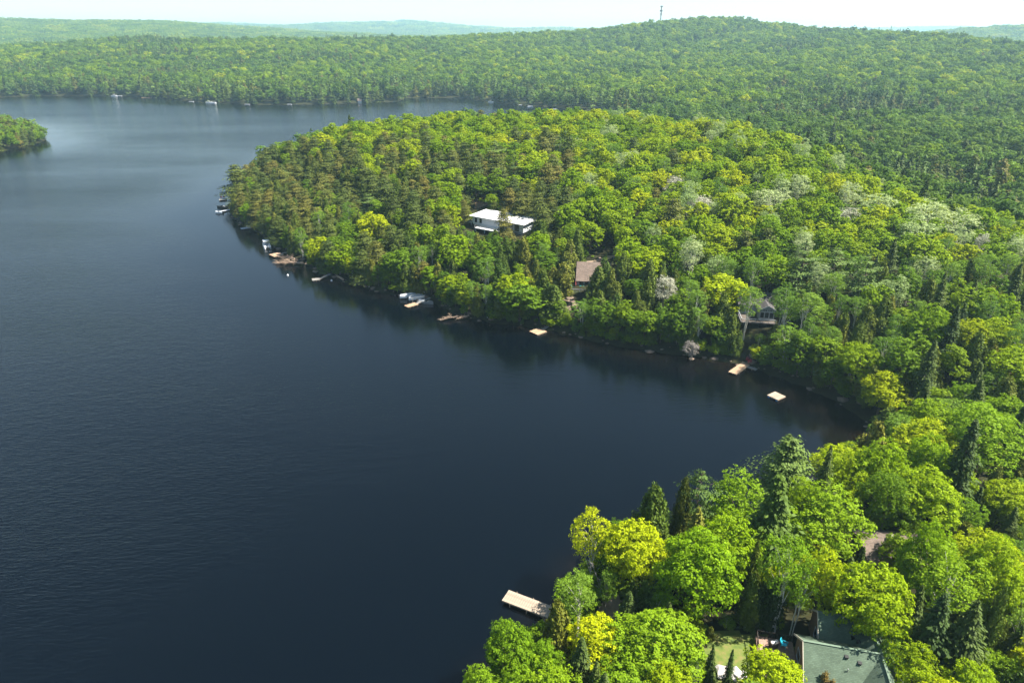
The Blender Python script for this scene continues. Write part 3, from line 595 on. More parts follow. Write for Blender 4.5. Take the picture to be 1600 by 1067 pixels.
# --- foreground trees, one by one: (kind, crown centre px, top row, width px, height m, material, label)
FG = [
 ('aspen', 925, 792, 70, 14.5, 'yellow', 'slender yellow-green tree leaning over the water at the leftmost tip of the near wood'),
 ('light_hi', 965, 815, 75, 12, 'maple', 'feathery lime-green tree just right of the slender one at the near water edge'),
 ('maple_hi', 1003, 812, 95, 13.5, 'yellow', 'golden yellow maple above the sandy clearing near the long dock'),
 ('cedar', 1025, 758, 62, 14, None, 'broad olive cedar on the near shore behind the golden maple'),
 ('cedar', 1072, 746, 34, 14, 'hemlock', 'narrow brownish cedar on the near shore beside the broad olive cedar'),
 ('pine', 1097, 732, 52, 15, None, 'thin blue-green pine poking up behind the narrow brownish cedar'),
 ('spruce', 1093, 790, 46, 12, 'cedar', 'small pointed spruce in front of the narrow brownish cedar'),
 ('light_hi', 1160, 742, 100, 14, 'light', 'rounded light green tree on the near shore left of the tall olive spruce'),
 ('maple_hi', 1148, 803, 105, 14, 'lime', 'upper lobe of bright green maple crown left of the tall olive spruce'),
 ('maple_hi', 1100, 838, 130, 14.5, 'lime', 'largest bright green maple of the near wood, above the lawn'),
 ('spruce', 1221, 738, 96, 19, 'cedar', 'tall olive spruce standing in the middle of the near wood'),
 ('pine_soft', 1238, 680, 84, 16, 'pine', 'soft blue-green pine rising over the inlet water'),
 ('spruce', 1300, 694, 34, 16, None, 'thin dark spruce spire at the inlet right of the blue-green pine'),
 ('light_hi', 1303, 768, 128, 14, 'light', 'widest light green rounded tree right of the tall olive spruce'),
 ('light_hi', 1270, 745, 70, 14, 'maple', 'yellow-green tree wedged between the blue-green pine and the widest rounded tree'),
 ('cedar', 1362, 655, 62, 13, None, 'olive cedar at the very end of the inlet'),
 ('maple_hi', 1388, 690, 85, 14, 'lime', 'bright maple just right of the cedar at the inlet end'),
 ('light_hi', 1335, 700, 80, 13, 'maple', 'yellow-green maple on the shore below the inlet end'),
 ('spruce', 1527, 652, 58, 19, None, 'tall dark spruce at the right side before the rounded light tree'),
 ('light_hi', 1560, 628, 120, 15, 'light', 'large rounded light tree behind the tall dark spruce at the right'),
 ('maple_hi', 1462, 680, 80, 14, 'lime', 'lime maple between the inlet end and the tall dark spruce'),
 ('maple_hi', 1455, 735, 110, 13, 'lime', 'broad mottled maple below the lime maple at the right'),
 ('light_hi', 1405, 728, 90, 14, 'green', 'dark green tree above the brown shingled roof'),
 ('birch', 1238, 835, 76, 16, 'light', 'white-stemmed birch with an airy crown left of the green roof'),
 ('birch', 1262, 870, 46, 13, 'light', 'smaller birch whose white stems stand beside the green roof corner'),
 ('maple_hi', 1297, 855, 74, 13.5, 'yellow', 'upright yellow maple directly above the green roof'),
 ('maple_hi', 1388, 885, 122, 14, 'lime', 'big dome-shaped maple right above the green roof, below the brown roof'),
 ('maple_hi', 1414, 832, 56, 9, 'green', 'small deep green maple partly covering the brown shingled roof'),
 ('spruce', 1352, 852, 28, 10, None, 'small dark spruce left of the brown shingled roof'),
 ('maple_hi', 1468, 818, 82, 15, 'lime', 'yellow-green maple right of the brown shingled roof'),
 ('birch', 1500, 860, 100, 15, 'light', 'pale fresh-green birch spreading below the yellow-green maple'),
 ('maple_hi', 1565, 838, 88, 14, 'lime', 'bright maple at the right edge above the dark conifers'),
 ('spruce', 1480, 925, 74, 14, 'spruce', 'dark shaded spruce right of the dome-shaped maple'),
 ('spruce', 1530, 935, 70, 14, 'spruce', 'second dark spruce nearer the right edge with drooping rows of branches'),
 ('cedar', 1562, 915, 44, 13, 'cedar', 'olive cedar at the right edge among the dark spruces'),
 ('light_hi', 1392, 996, 66, 8, 'birch', 'grey-green leafy tree covering the right corner of the green roof'),
 ('light_hi', 1440, 1002, 88, 10, 'maple', 'yellow-green bushy tree at the bottom right of the green roof'),
 ('maple_hi', 1530, 1042, 90, 8, 'lime', 'yellow-green maple top at the bottom edge right of the roof'),
 ('maple_hi', 1216, 1022, 90, 8, 'yellow', 'brilliant yellow maple at the bottom edge left of the green roof'),
 ('cedar', 1298, 1052, 30, 5, 'rust', 'small golden-brown tree against the bottom of the green roof'),
 ('spruce', 1146, 1012, 20, 8, 'spruce', 'slim columnar spruce standing alone on the lawn'),
 ('spruce', 1116, 1004, 24, 8, 'spruce', 'slim dark spruce at the left edge of the lawn'),
 ('maple_hi', 1030, 962, 136, 9.5, 'light', 'very wide fresh green tree at the bottom edge left of the lawn'),
 ('light_hi', 985, 1010, 110, 8, 'light', 'leafy green tree at the bottom edge under the yellow one'),
 ('maple_hi', 938, 972, 96, 8, 'yellow', 'bright yellow layered maple below the sandy clearing'),
 ('birch', 905, 895, 62, 11, 'birch', 'bushy birch with white limbs at the shore end of the long dock'),
 ('cedar', 873, 938, 46, 10, None, 'olive cedar at the landing of the long wooden dock'),
 ('maple_hi', 798, 972, 80, 12, 'light', 'rounded green tree at the bottom left tip of the near wood'),
 ('maple_hi', 850, 1000, 60, 9, 'light', 'green tree at the bottom right of the tip tree'),
 ('maple_hi', 752, 1040, 74, 10, 'light', 'lowest green crown at the bottom edge beside the lake'),
 ('light_hi', 862, 1050, 110, 9, 'light', 'green crown at the bottom edge right of the lowest one'),
 ('light_hi', 812, 1045, 70, 9, 'light', 'small crown between the two lowest green crowns'),
 ('cedar', 1207, 896, 50, 9, 'spruce', 'dark green cedar in shade at the back of the lawn'),
 ('cedar', 1178, 892, 44, 9, 'cedar', 'dark cedar beside the largest maple above the lawn edge'),
 ('cedar', 1343, 898, 26, 11, 'cedar', 'slim dark cedar between the upright yellow maple and the dome-shaped one'),
 ('spruce', 1443, 912, 40, 12, 'spruce', 'slim spruce squeezed in right of the dome-shaped maple'),
 ('cedar', 1187, 838, 30, 12, 'cedar', 'slim olive cedar between the largest maple and the white-stemmed birch'),
 ('pale', 950, 885, 34, 9, 'birch', 'half-bare leaning tree with grey trunk beside the sandy clearing'),
]
def tree_px(kind, px, top, wpx, h, mat, label, group=None):
    p = top_at(px, top, h); x, y = p[0], p[1]
    zc = y * CT + (CAM_H - (p[2] - h * .4)) * ST
    return put_tree(kind, x, y, h, wpx * zc / FPX, label, group, mat)
for f_ in FG: tree_px(*f_)
# single trees the headland shows apart
HL = [
 ('pale', 1095, 302, 44, 11, 'pale', 'silvery half-bare tree high on the headland, right of centre'),
 ('pale', 1056, 272, 36, 11, 'pale', 'small silvery tree above and left of the silvery half-bare one'),
 ('pale', 1041, 428, 40, 11, 'pale', 'whitish blossoming tree in the lower headland right of the brown-roofed cottage'),
 ('pale', 1083, 525, 26, 6.5, 'twig', 'dead grey tree leaning over the headland waterline'),
 ('pale', 1125, 392, 42, 12, 'aspen', 'pale grey-green tree in the middle of the headland slope'),
 ('aspen', 1210, 292, 56, 14, 'aspen', 'pale green aspen on the upper headland slope'),
 ('pale', 1330, 318, 42, 12, 'pale', 'pair of pale leafless tops near the headland ridge'),
 ('aspen', 1460, 312, 70, 14, 'aspen', 'leftmost pale aspen of the clump at the ridge end'),
 ('aspen', 1440, 338, 64, 14, 'aspen', 'broad pale aspen in front of the ridge-end clump'),
 ('aspen', 1500, 325, 70, 14, 'aspen', 'rightmost pale aspen of the clump at the ridge end'),
 ('aspen', 1375, 300, 60, 13, 'aspen', 'pale aspen on the ridge left of the ridge-end clump'),
 ('pale', 1541, 360, 26, 12, 'pale', 'narrow whitish tree right of the ridge-end aspens'),
 ('aspen', 1405, 430, 44, 12, 'aspen', 'small pale aspen right of the dark pines'),
 ('pine', 1262, 372, 60, 17, None, 'leftmost large pine with layered branches on the right slope'),
 ('pine', 1310, 385, 48, 15, None, 'middle large pine with layered branches on the right slope'),
 ('pine', 1362, 388, 56, 17, None, 'rightmost large pine with layered branches on the right slope'),
 ('hemlock', 412, 238, 26, 13, 'spruce', 'small dark fir sticking out above the left shoulder of the headland'),
 ('hemlock', 365, 256, 40, 16, 'hemlock', 'outermost dark hemlock at the very tip of the headland'),
 ('hemlock', 847, 315, 44, 15, 'hemlock', 'olive hemlock at the right end of the white house'),
 ('maple', 812, 432, 80, 13, 'green', 'large round green maple at the shore left of the small dock'),
 ('maple', 622, 385, 55, 12, 'green', 'round green tree above the boats and their dock'),
 ('light_hi', 742, 165, 22, 13, 'maple', 'lone pale tree standing out on the headland ridge against the bay'),
 ('birch', 1175, 442, 40, 15, 'birch', 'tall birch with two white stems in front of the grey cottage'),
 ('birch', 1228, 440, 38, 13, 'birch', 'birch with a forked white trunk above and right of the grey cottage'),
 ('birch', 1270, 450, 48, 14, 'birch', 'airy birch on the slope right of the grey cottage'),
 ('birch', 1240, 505, 52, 12, 'birch', 'wide birch right of and below the grey cottage'),
 ('maple', 1135, 425, 66, 13, 'yellow', 'yellow-topped maple above and left of the grey cottage'),
 ('hemlock', 787, 325, 30, 11, 'hemlock', 'thin olive hemlock standing in front of the white house'),
 ('cedar', 936, 416, 32, 10, 'cedar', 'olive cedar right in front of the right half of the brown-roofed cottage'),
 ('cedar', 947, 402, 34, 11, 'cedar', 'olive cedar against the right side of the brown roof'),
 ('cedar', 934, 452, 34, 9, 'cedar', 'olive cedar below the right end of the timber deck'),
 ('cedar', 893, 378, 40, 11, 'cedar', 'broad olive cedar left of the far end of the brown roof'),
 ('cedar', 874, 408, 40, 11, 'cedar', 'broad olive cedar left of the brown-roofed cottage'),
 ('cedar', 866, 445, 40, 10, 'cedar', 'broad olive cedar left of the brown boulders'),
 ('birch', 912, 468, 38, 8.5, 'birch', 'low pale green birch in front of the timber deck'),
 ('cedar', 903, 358, 24, 12, 'cedar', 'slim olive cedar right of the hemlock by the white house'),
]
for f_ in HL: tree_px(*f_)

# --- keep-clear windows: (px0, py0, px1, py1, forward distance of what stands there)
CLEAR = [(736, 333, 822, 361, 234), (722, 347, 740, 354, 234), (903, 412, 927, 455, 207), (893, 440, 905, 452, 190), (926, 402, 957, 410, 212), (884, 466, 902, 488, 178),
         (1162, 484, 1208, 508, 172), (1166, 506, 1190, 518, 162), (1244, 964, 1350, 1067, 67), (1108, 984, 1196, 1062, 64), (1370, 822, 1402, 862, 84), (1430, 846, 1440, 880, 80),
         (942, 930, 968, 955, 72), (1166, 556, 1182, 572, 153), (858, 506, 870, 516, 175), (736, 290, 756, 330, 262)] + [(x0, y0, x1, y1, 900) for x0, y0, x1, y1 in ((408, 376, 427, 392), (420, 391, 470, 416), (485, 427, 522, 440), (628, 455, 676, 479), (686, 488, 736, 502), (372, 350, 394, 360), (526, 430, 542, 441), (338, 304, 358, 313), (336, 321, 358, 335), (826, 508, 858, 524))]
def blocked(x, y, h, w):
    z = gz(x, y); cx_, ty, zc = project(x, y, z + h * .93); _, by, _ = project(x, y, z + h * .25); hw = w * .43 * FPX / zc
    for x0, y0, x1, y1, Y in CLEAR:
        if y < Y and cx_ + hw > x0 and cx_ - hw < x1 and by > y0 and ty < y1: return True
    return False
# footprints kept free of trunks: (x, y, radius) filled by the houses below
FREE = []
def free_px(px, py, r_, z=None):
    p = on_ground(px, py) if z is None else at(px, py, z); FREE.append((p[0], p[1], r_))
for a_ in ((760, 362, 9), (790, 368, 9), (815, 366, 7), (916, 445, 6), (920, 425, 6), (1195, 503, 6), (1180, 508, 4), (935, 408, 3), (950, 405, 3), (1150, 1010, 3.6), (1130, 1030, 3.0), (1165, 1040, 3.0), (1300, 1050, 8.5), (1325, 1020, 7), (1395, 880, 5), (1430, 885, 4), (955, 943, 2.4), (893, 478, 3)):
    free_px(*a_)

# --- random wood, near and on the headland
def zone_mix(px, py, x, y, sd):
    """shares of kinds by place"""
    if y < 122: return dict(maple=4.5, light_hi=3, cedar=2.6, spruce=2.0, birch=2.2, green=1.2, hemlock=.3)
    m_ = dict(maple=3, green=1.5, cedar=1, hemlock=.4, birch=.4, pine=.1)
    if sd < 30 and px > 560: m_ = dict(maple=1.0, green=2.0, cedar=3.2, birch=1.0, hemlock=.4)
    if px < 760 and py > 235 and py < 345: m_ = dict(hemlock=4.0, maple=.35, green=.6, cedar=.8, pine=.1)
    if px < 640 and py >= 320: m_ = dict(hemlock=2.2, green=1.6, cedar=1.6, maple=.4, birch=.2)
    if px < 470 and py > 230: m_ = dict(hemlock=4, cedar=1, green=.3)
    if 470 <= px < 760 and 215 < py <= 240: m_ = dict(hemlock=1.6, maple=2)
    if 640 <= px < 1000 and 345 <= py: m_ = dict(cedar=3.0, green=2.2, maple=.8, birch=.6, hemlock=.3)
    if 700 < px < 900 and 200 < py < 330: m_ = dict(hemlock=3.0, maple=1.4, green=.6, pine=.1)
    if py <= 215: m_ = dict(maple=7, green=.4, hemlock=.3)
    if px >= 900 and py < 400: m_ = dict(maple=6, green=.8, aspen=.35, hemlock=.25, birch=.3)
    if px >= 1050 and 400 <= py: m_ = dict(maple=1.8, green=1.8, birch=2.0, cedar=1.6, spruce=.5, aspen=.3)
    if px >= 1250 and 540 <= py: m_ = dict(maple=2.4, green=2.0, birch=1.2, cedar=1.8, spruce=.4, aspen=.2, hemlock=.3)
    return m_
SZ = {'maple': (9.6, 13), 'green': (7.8, 12), 'light_hi': (7.5, 12), 'birch': (5.6, 12.5), 'aspen': (6.5, 13.5), 'cedar': (4.8, 10.5), 'hemlock': (8.2, 13), 'spruce': (4.2, 14), 'pine': (7, 16), 'pale': (6, 11)}
rng = np.random.default_rng(5)
cells = {}
def cell_add(x, y, r_): cells.setdefault((int(x // 8), int(y // 8)), []).append((x, y, r_))
for x, y, r_ in placed: cell_add(x, y, r_)
def ok_place(x, y, r_, k=.80):
    i, j = int(x // 8), int(y // 8)
    for a_ in (i - 1, i, i + 1):
        for b_ in (j - 1, j, j + 1):
            for (u, v, q) in cells.get((a_, b_), ()):
                if (u - x) ** 2 + (v - y) ** 2 < ((r_ + q) * k) ** 2: return False
    return True
N_ = 52000
cx = rng.uniform(-190, 330, N_); cy = rng.uniform(25, 470, N_)
cz_ = bil(GZ, cx, cy); cs = bil(GS, cx, cy)
ppx, ppy, pzc = project(cx, cy, cz_ + 10)
okm = (cs > 1.2) & (ppx > -120) & (ppx < 1760) & (ppy < 1180) & (ppy > 100)
# a limit on how far back this dense wood goes: just past the headland's crest
drh, Hh, bey = ridge_dist(RHEAD, cx, cy)
okm &= ~(bey & (drh > 22)) | (cy < 122)
mid = []
def shoreline_row():
    for a_, b_ in zip(head_front[:-1], head_front[1:]):
        a_ = np.array(a_); b_ = np.array(b_); L_ = np.linalg.norm(b_ - a_); d = (b_ - a_) / L_; nn = np.array([-d[1], d[0]]); t = rnd.uniform(0, 2)
        while t < L_:
            q = a_ + d * t; u = nn * rnd.uniform(.8, 3.2)
            for sg in (1, -1):
                p_ = q + u * sg
                if float(bil(GS, p_[0], p_[1])) > .5: break
            else: t += 2; continue
            x, y = p_; ppx_, ppy_, z_ = project(x, y, gz(x, y) + 8)
            k = rnd.choices(['cedar', 'green', 'maple', 'birch', 'hemlock'], [4, 3, 1, .8, 3 if ppx_ < 600 else .5])[0]
            w0, h0 = SZ[k]; s_ = rnd.uniform(.6, 1.0); w, h = w0 * s_, h0 * s_
            t += w * rnd.uniform(.38, .6)
            if any((x - a1) ** 2 + (y - b1) ** 2 < (r_ * .5) ** 2 for a1, b1, r_ in FREE) or blocked(x, y, h, w): continue
            cell_add(x, y, w / 2 * .7); mid.append([k, x, y, h, w, float(ppx_), float(ppy_), float(z_)])
shoreline_row()
for i in np.nonzero(okm)[0]:
    x, y = cx[i], cy[i]; m_ = zone_mix(ppx[i], ppy[i], x, y, cs[i])
    ks = list(m_); k = rnd.choices(ks, [m_[q] for q in ks])[0]
    w0, h0 = SZ[k]; s_ = rnd.uniform(.78, 1.18); w = w0 * s_ * rnd.uniform(.92, 1.1); h = h0 * s_ * (.8 if y < 122 else 1) * (1 if cs[i] > 6 else .82)
    if any((x - a_) ** 2 + (y - b_) ** 2 < (r_ + .25 * w) ** 2 for a_, b_, r_ in FREE): continue
    if y < 95 and ppy[i] < 1100:      # hand-placed crowns lead in front: fillers stay lower
        h *= .78; w *= .74
    if not ok_place(x, y, w / 2, .62): continue
    if blocked(x, y, h, w):
        h *= .45; w *= .5; 
        if blocked(x, y, h, w): continue
    cell_add(x, y, w / 2); mid.append([k, x, y, h, w, ppx[i], ppy[i], pzc[i]])
print('mid trees', len(mid))

def hidden(x, y, ztop, fh=11.0):
    """is the tree top hidden by woods in front"""
    x = np.asarray(x); y = np.asarray(y); H = np.full(x.shape, False)
    for f in np.linspace(.3, .97, 60):
        g = bil(GZ, x * f, y * f); s_ = bil(GS, x * f, y * f)
        H |= (s_ > 0) & (np.hypot(x, y) * (1 - f) > 14) & (g + fh > CAM_H + (ztop - CAM_H) * f)
    return H
mx_ = np.array([q[1] for q in mid]); my_ = np.array([q[2] for q in mid]); mt = bil(GZ, mx_, my_) + np.array([q[3] for q in mid])
hid = hidden(mx_, my_, mt)
LM = [(785, 340, 'the white flat-roofed house'), (915, 430, 'the brown-roofed cottage'), (1187, 492, 'the grey cottage'), (1160, 572, 'the tan dock'), (1300, 640, 'the inlet end'), (840, 517, 'the small square dock'),
      (650, 467, 'the covered boats'), (500, 435, 'the short grey dock'), (417, 386, 'the pontoon boat'), (350, 318, 'the docks at the tip'), (1095, 320, 'the silvery half-bare tree'), (1041, 445, 'the whitish blossoming tree'),
      (1312, 410, 'the three large pines'), (1460, 340, 'the ridge-end aspens'), (1210, 310, 'the upper slope aspen'), (742, 170, 'the lone ridge tree'), (415, 250, 'the fir on the left shoulder'), (935, 405, 'the gravel track'),
      (712, 495, 'the driftwood clusters'), (1083, 540, 'the dead grey tree'), (1221, 790, 'the tall olive spruce'), (1300, 1010, 'the green roof'), (1388, 840, 'the brown shingled roof'), (1150, 1020, 'the lawn'), (1527, 690, 'the tall dark spruce'),
      (955, 943, 'the sandy clearing'), (1100, 880, 'the largest near maple'), (1388, 930, 'the dome-shaped maple'), (1545, 470, 'the right edge of the slope'), (590, 330, 'the middle of the left slope'), (560, 230, 'the left part of the crest'), (960, 220, 'the middle of the crest'), (1180, 220, 'the right part of the crest'), (1400, 560, 'the slope above the inlet')]
KN = {'maple': 'maple', 'green': 'green broadleaf tree', 'light_hi': 'light broadleaf tree', 'birch': 'airy birch', 'aspen': 'pale aspen', 'cedar': 'olive cedar', 'hemlock': 'dark hemlock', 'spruce': 'pointed spruce', 'pine': 'layered pine'}
ORD = ['nearest', 'second', 'third', 'fourth', 'fifth', 'sixth', 'seventh', 'eighth', 'ninth', 'tenth', 'eleventh', 'twelfth', 'thirteenth', 'fourteenth', 'fifteenth', 'sixteenth', 'seventeenth', 'eighteenth', 'nineteenth', 'twentieth']
def where(px, py):
    d, i = min((math.hypot(px - a_, (py - b_) * 1.4), i) for i, (a_, b_, _) in enumerate(LM)); a_, b_, nm = LM[i]
    an = math.degrees(math.atan2(-(py - b_) * 1.4, px - a_)) % 360
    dn = ['right of', 'above and right of', 'above', 'above and left of', 'left of', 'below and left of', 'below', 'below and right of'][int((an + 22.5) // 45) % 8]
    return d, dn + ' ' + nm
rest = []
by = {}
for i, q in enumerate(mid):
    nm = NAMES[q[0]]; vis = (not hid[i]) and -20 < q[5] < 1620 and q[6] < 1080
    by.setdefault(nm, []).append((-(q[4] * q[3]) / q[7] ** 2 if vis else 1.0, i))
chosen = []
for nm, lst in by.items():
    lst.sort()
    for n, (s_, i) in enumerate(lst):
        if s_ < 0 and n < 262: chosen.append(i)
        else: rest.append(mid[i])
groups = {}
for i in chosen:
    d, w_ = where(mid[i][5], mid[i][6]); groups.setdefault((KN[mid[i][0]], w_), []).append((d, i))
lab = {}
for (kn, w_), lst in groups.items():
    lst.sort()
    for n, (d, i) in enumerate(lst):
        if len(lst) == 1: lab[i] = 'only %s directly %s' % (kn, w_)
        else: lab[i] = '%s %s %s' % (ORD[min(n, 19)], kn, w_) if n else 'nearest %s %s' % (kn, w_)
for i in chosen:
    k, x, y, h, w, px, py, zc = mid[i]; kk = k
    if k == 'maple' and zc < 150: kk = 'maple_hi'
    if k == 'green' and zc < 130: kk = 'light_hi'
    gr = ('near wood ' if y < 122 else 'headland ') + KN[k] + 's'
    e = put_tree(kk, x, y, h, w, lab[i], gr)
    if kk == 'light_hi' and k == 'green':
        c = [q for q in e.children if q.name.startswith('crown')][0]; c.material_slots[0].link = 'OBJECT'; c.material_slots[0].material = M['green']
print('individual', len(placed), 'rest', len(rest))
tk = [(k, v) for k in ('maple', 'green', 'light_hi', 'birch', 'aspen', 'cedar', 'hemlock', 'spruce', 'pine') for v in range(len(TPL[k]))]
tix = {}
for n, (k, v) in enumerate(tk): tix.setdefault(k, []).append(n)
if rest:
    P = [(q[1], q[2], gz(q[1], q[2]) - .1) for q in rest]; I, Sx = [], []
    for q in rest:
        v = rnd.choice(tix[q[0]]); I.append(v); _, _, H0, W0 = TPL[q[0]][tk[v][1]]; Sx.append((q[4] / W0, q[4] / W0, q[3] / H0))
    gn_scatter('headland_wood', [(TPL[k][v][0], TPL[k][v][1]) for k, v in tk], P, I, [rnd.uniform(0, 6.28) for _ in rest], Sx)

# shrubs and saplings along the shores and under the trees
P, I, Sx = [], [], []
def walk(poly, closed=False, step=1.1):
    for a_, b_ in zip(poly[:-1], poly[1:]):
        a_ = np.array(a_); b_ = np.array(b_); n = max(1, int(np.linalg.norm(b_ - a_) / step))
        for k in range(n): yield a_ + (b_ - a_) * (k + rnd.random()) / n, (b_ - a_) / np.linalg.norm(b_ - a_)
def shrub(x, y, hmin=1.2, hmax=4.2):
    if any((x - a_) ** 2 + (y - b_) ** 2 < r_ ** 2 * .8 for a_, b_, r_ in FREE): return
    h = rnd.uniform(hmin, hmax)
    if blocked(x, y, h, h): return
    k = rnd.choices(['maple', 'green', 'cedar', 'light_hi', 'birch'], [2, 3, 2, 1, 1])[0]; v = rnd.choice(tix[k]); _, _, H0, W0 = TPL[k][tk[v][1]]
    w = h * rnd.uniform(.7, 1.25) * (.6 if k == 'cedar' else 1)
    P.append((x, y, gz(x, y) - h * .18)); I.append(v); Sx.append((w / W0, w / W0, h * 1.15 / H0))
for poly in (near_shore[3:], head_front):
    for p, d in walk(poly, step=.9):
        nrm = np.array([-d[1], d[0]]); 
        for _ in range(2):
            q = p + nrm * rnd.uniform(-3.5, 3.5)
            if float(bil(GS, q[0], q[1])) > .15: shrub(q[0], q[1])
for _ in range(2600):
    x, y = rnd.uniform(-20, 130), rnd.uniform(38, 130)
    if float(bil(GS, x, y)) > 3: shrub(x, y, .8, 2.6)
for _ in range(5200):
    x, y = rnd.uniform(-150, 200), rnd.uniform(120, 330)
    if float(bil(GS, x, y)) > 3: shrub(x, y, .8, 3)
gn_scatter('shrubs', [(TPL[k][v][0], TPL[k][v][1]) for k, v in tk], P, I, [rnd.uniform(0, 6.28) for _ in P], Sx)

# --- the woods beyond: valley, hillside, far shore, island
def grid_pts(x0, x1, y0, y1, st, jit=.45):
    X, Y = np.meshgrid(np.arange(x0, x1, st), np.arange(y0, y1, st * .87)); X = X + (np.arange(X.shape[0])[:, None] % 2) * st / 2
    X = X + rng.uniform(-jit, jit, X.shape) * st; Y = Y + rng.uniform(-jit, jit, Y.shape) * st
    return X.ravel(), Y.ravel()
def far_wood(name, x0, x1, y0, y1, st, chooser, size, hcheck=13, extra=None):
    X, Y = grid_pts(x0, x1, y0, y1, st); Z = bil(GZ, X, Y); Sd = bil(GS, X, Y)
    px, py, zc = project(X, Y, Z + 10)
    ok = (Sd > .3) & (px > -90) & (px < 1690) & (py > -20) & (py < 1100)
    if extra is not None: ok &= extra(X, Y)
    X, Y, Z, Sd, px, py = X[ok], Y[ok], Z[ok], Sd[ok], px[ok], py[ok]
    vis = ~hidden(X, Y, Z + hcheck + 3, fh=4.0); X, Y, Z, Sd, px, py = [q[vis] for q in (X, Y, Z, Sd, px, py)]
    I, Sx = [], []
    pn = vnoise(X, Y, 150, 9) * 1.1 + .7 * vnoise(X, Y, 45, 11)
    for i in range(len(X)):
        k = chooser(px[i], py[i], Sd[i], pn[i], Y[i]); I.append(rnd.choice(LK[k])); s_ = rnd.uniform(.75, 1.2) * size; Sx.append((s_, s_, s_ * rnd.uniform(.85, 1.15)))
    gn_scatter(name, LOW, np.stack([X, Y, Z - .3], -1), I, rng.uniform(0, 6.28, len(X)), Sx)
    print(name, len(X))
def ch_valley(px, py, sd, n, n2=999):
    c = n + rnd.uniform(-.3, .3)
    if n2 < 430: c += .15
    if c > .26: return rnd.choice(['spruce', 'spruce', 'hemlock', 'pine'])
    if c > .05: return rnd.choice(['vgreen', 'birch', 'spruce', 'hemlock', 'vgreen'])
    return rnd.choices(['vgreen', 'green', 'birch', 'pale'], [5, 1.6, 2, .08])[0]
def ch_hill(px, py, sd, n, n2=999):
    if sd < 45: return rnd.choices(['spruce', 'hemlock', 'pine', 'birch', 'vgreen'], [3, 2, 1.5, 2, 2])[0]
    c = n + rnd.uniform(-.25, .25)
    if c > .50: return rnd.choice(['spruce', 'hemlock', 'pine', 'vgreen'])
    if c > .2: return rnd.choices(['vgreen', 'birch', 'green', 'hemlock'], [5, 1.2, 1, .5])[0]
    return rnd.choices(['green', 'maple', 'vgreen', 'birch', 'pale'], [6, 2.4, 1.5, 1, .03])[0]
def beyond(X, Y):
    d, H, b_ = ridge_dist(RHEAD, X, Y); return (b_ & (d > 18)) | (Y > 470)
far_wood('valley_wood', -300, 620, 130, 640, 7.4, ch_valley, 1.05, extra=beyond)
far_wood('hillside_wood', -760, 950, 640, 1180, 9.2, ch_hill, 1.25)
far_wood('upper_hillside_wood', -1150, 1350, 1180, 1800, 11, ch_hill, 1.4)
far_wood('island_wood', -520, -330, 380, 620, 5.5, lambda *a: rnd.choices(['green', 'hemlock', 'birch', 'spruce', 'pale'], [2, 3, 2, 1, .3])[0], .8)
far_wood('distant_wood', -3300, 3300, 1800, 4600, 38, lambda *a: 'grove', 1.0, hcheck=25)
far_wood('horizon_wood', -7500, 7500, 4600, 9000, 95, lambda *a: 'grove', 2.2, hcheck=60)
# stones along the waterline
import bmesh
bm = bmesh.new(); bmesh.ops.create_icosphere(bm, subdivisions=1, radius=1); bv = np.array([v.co[:] for v in bm.verts]); bf = np.array([[v.index for v in f.verts] for f in bm.faces]); bm.free()
RV, RF, n_ = [], [], 0
for poly, step in ((head_front, 1.5), (near_shore[3:], 1.2)):
    for p, d in walk(poly, step=step):
        if rnd.random() < .35: continue
        q = p + np.array([-d[1], d[0]]) * rnd.gauss(0, 1.0); r_ = rnd.choice([.25, .35, .45, .6, .9]) * rnd.uniform(.7, 1.2)
        z_ = max(gz(q[0], q[1]), -.3)
        RV.append(bv * (1 + rng.normal(size=(len(bv), 1)) * .16) * [r_ * rnd.uniform(.8, 1.5), r_, r_ * .6] + [q[0], q[1], z_ + r_ * .1]); RF.append(bf + n_); n_ += len(bv)
link('shore_stones', mesh_np('shore_stones', np.concatenate(RV), np.concatenate(RF), [M['darkrock']]), kind='stuff')
#PART2
# ------------------------------------------------------------------ ground patches
def drape(name, pix, mat, dz=.06, st=.7, kind='structure'):
    P = np.array([on_ground(*p)[:2] for p in pix]); x0, y0 = P.min(0) - 1; x1, y1 = P.max(0) + 1
    X, Y = np.meshgrid(np.arange(x0, x1, st), np.arange(y0, y1, st)); n1, n0 = X.shape
    sd = poly_sd(P, X, Y).reshape(X.shape) + vnoise(X, Y, 1.8, 4) * 1.1
    Z = bil(GZ, X, Y) + dz; ii = np.arange(n0 * n1).reshape(n1, n0)
    q = np.stack([ii[:-1, :-1], ii[:-1, 1:], ii[1:, 1:], ii[1:, :-1]], -1).reshape(-1, 4)
    q = q[(sd.ravel()[q] > 0).all(1)]
    return link(name, mesh_np(name, np.stack([X, Y, Z], -1).reshape(-1, 3), q, [mat], smooth=True), kind=kind)
drape('lawn', [(1100, 985), (1150, 978), (1205, 992), (1245, 1010), (1262, 1075), (1180, 1090), (1095, 1080), (1090, 1020)], M['lawn'])
drape('sandy_clearing', [(938, 926), (972, 924), (985, 945), (960, 972), (935, 962)], M['sand'], st=.4)
drape('gravel_track', [(916, 409), (930, 405), (957, 399), (964, 402), (945, 409), (925, 414)], M['sand'], st=.6)
drape('bare_slope', [(736, 292), (752, 290), (762, 320), (752, 333), (738, 325)], M['soil'], st=1.2)
drape('shore_path', [(1168, 552), (1180, 552), (1178, 566), (1168, 566)], M['sand'], st=.3)
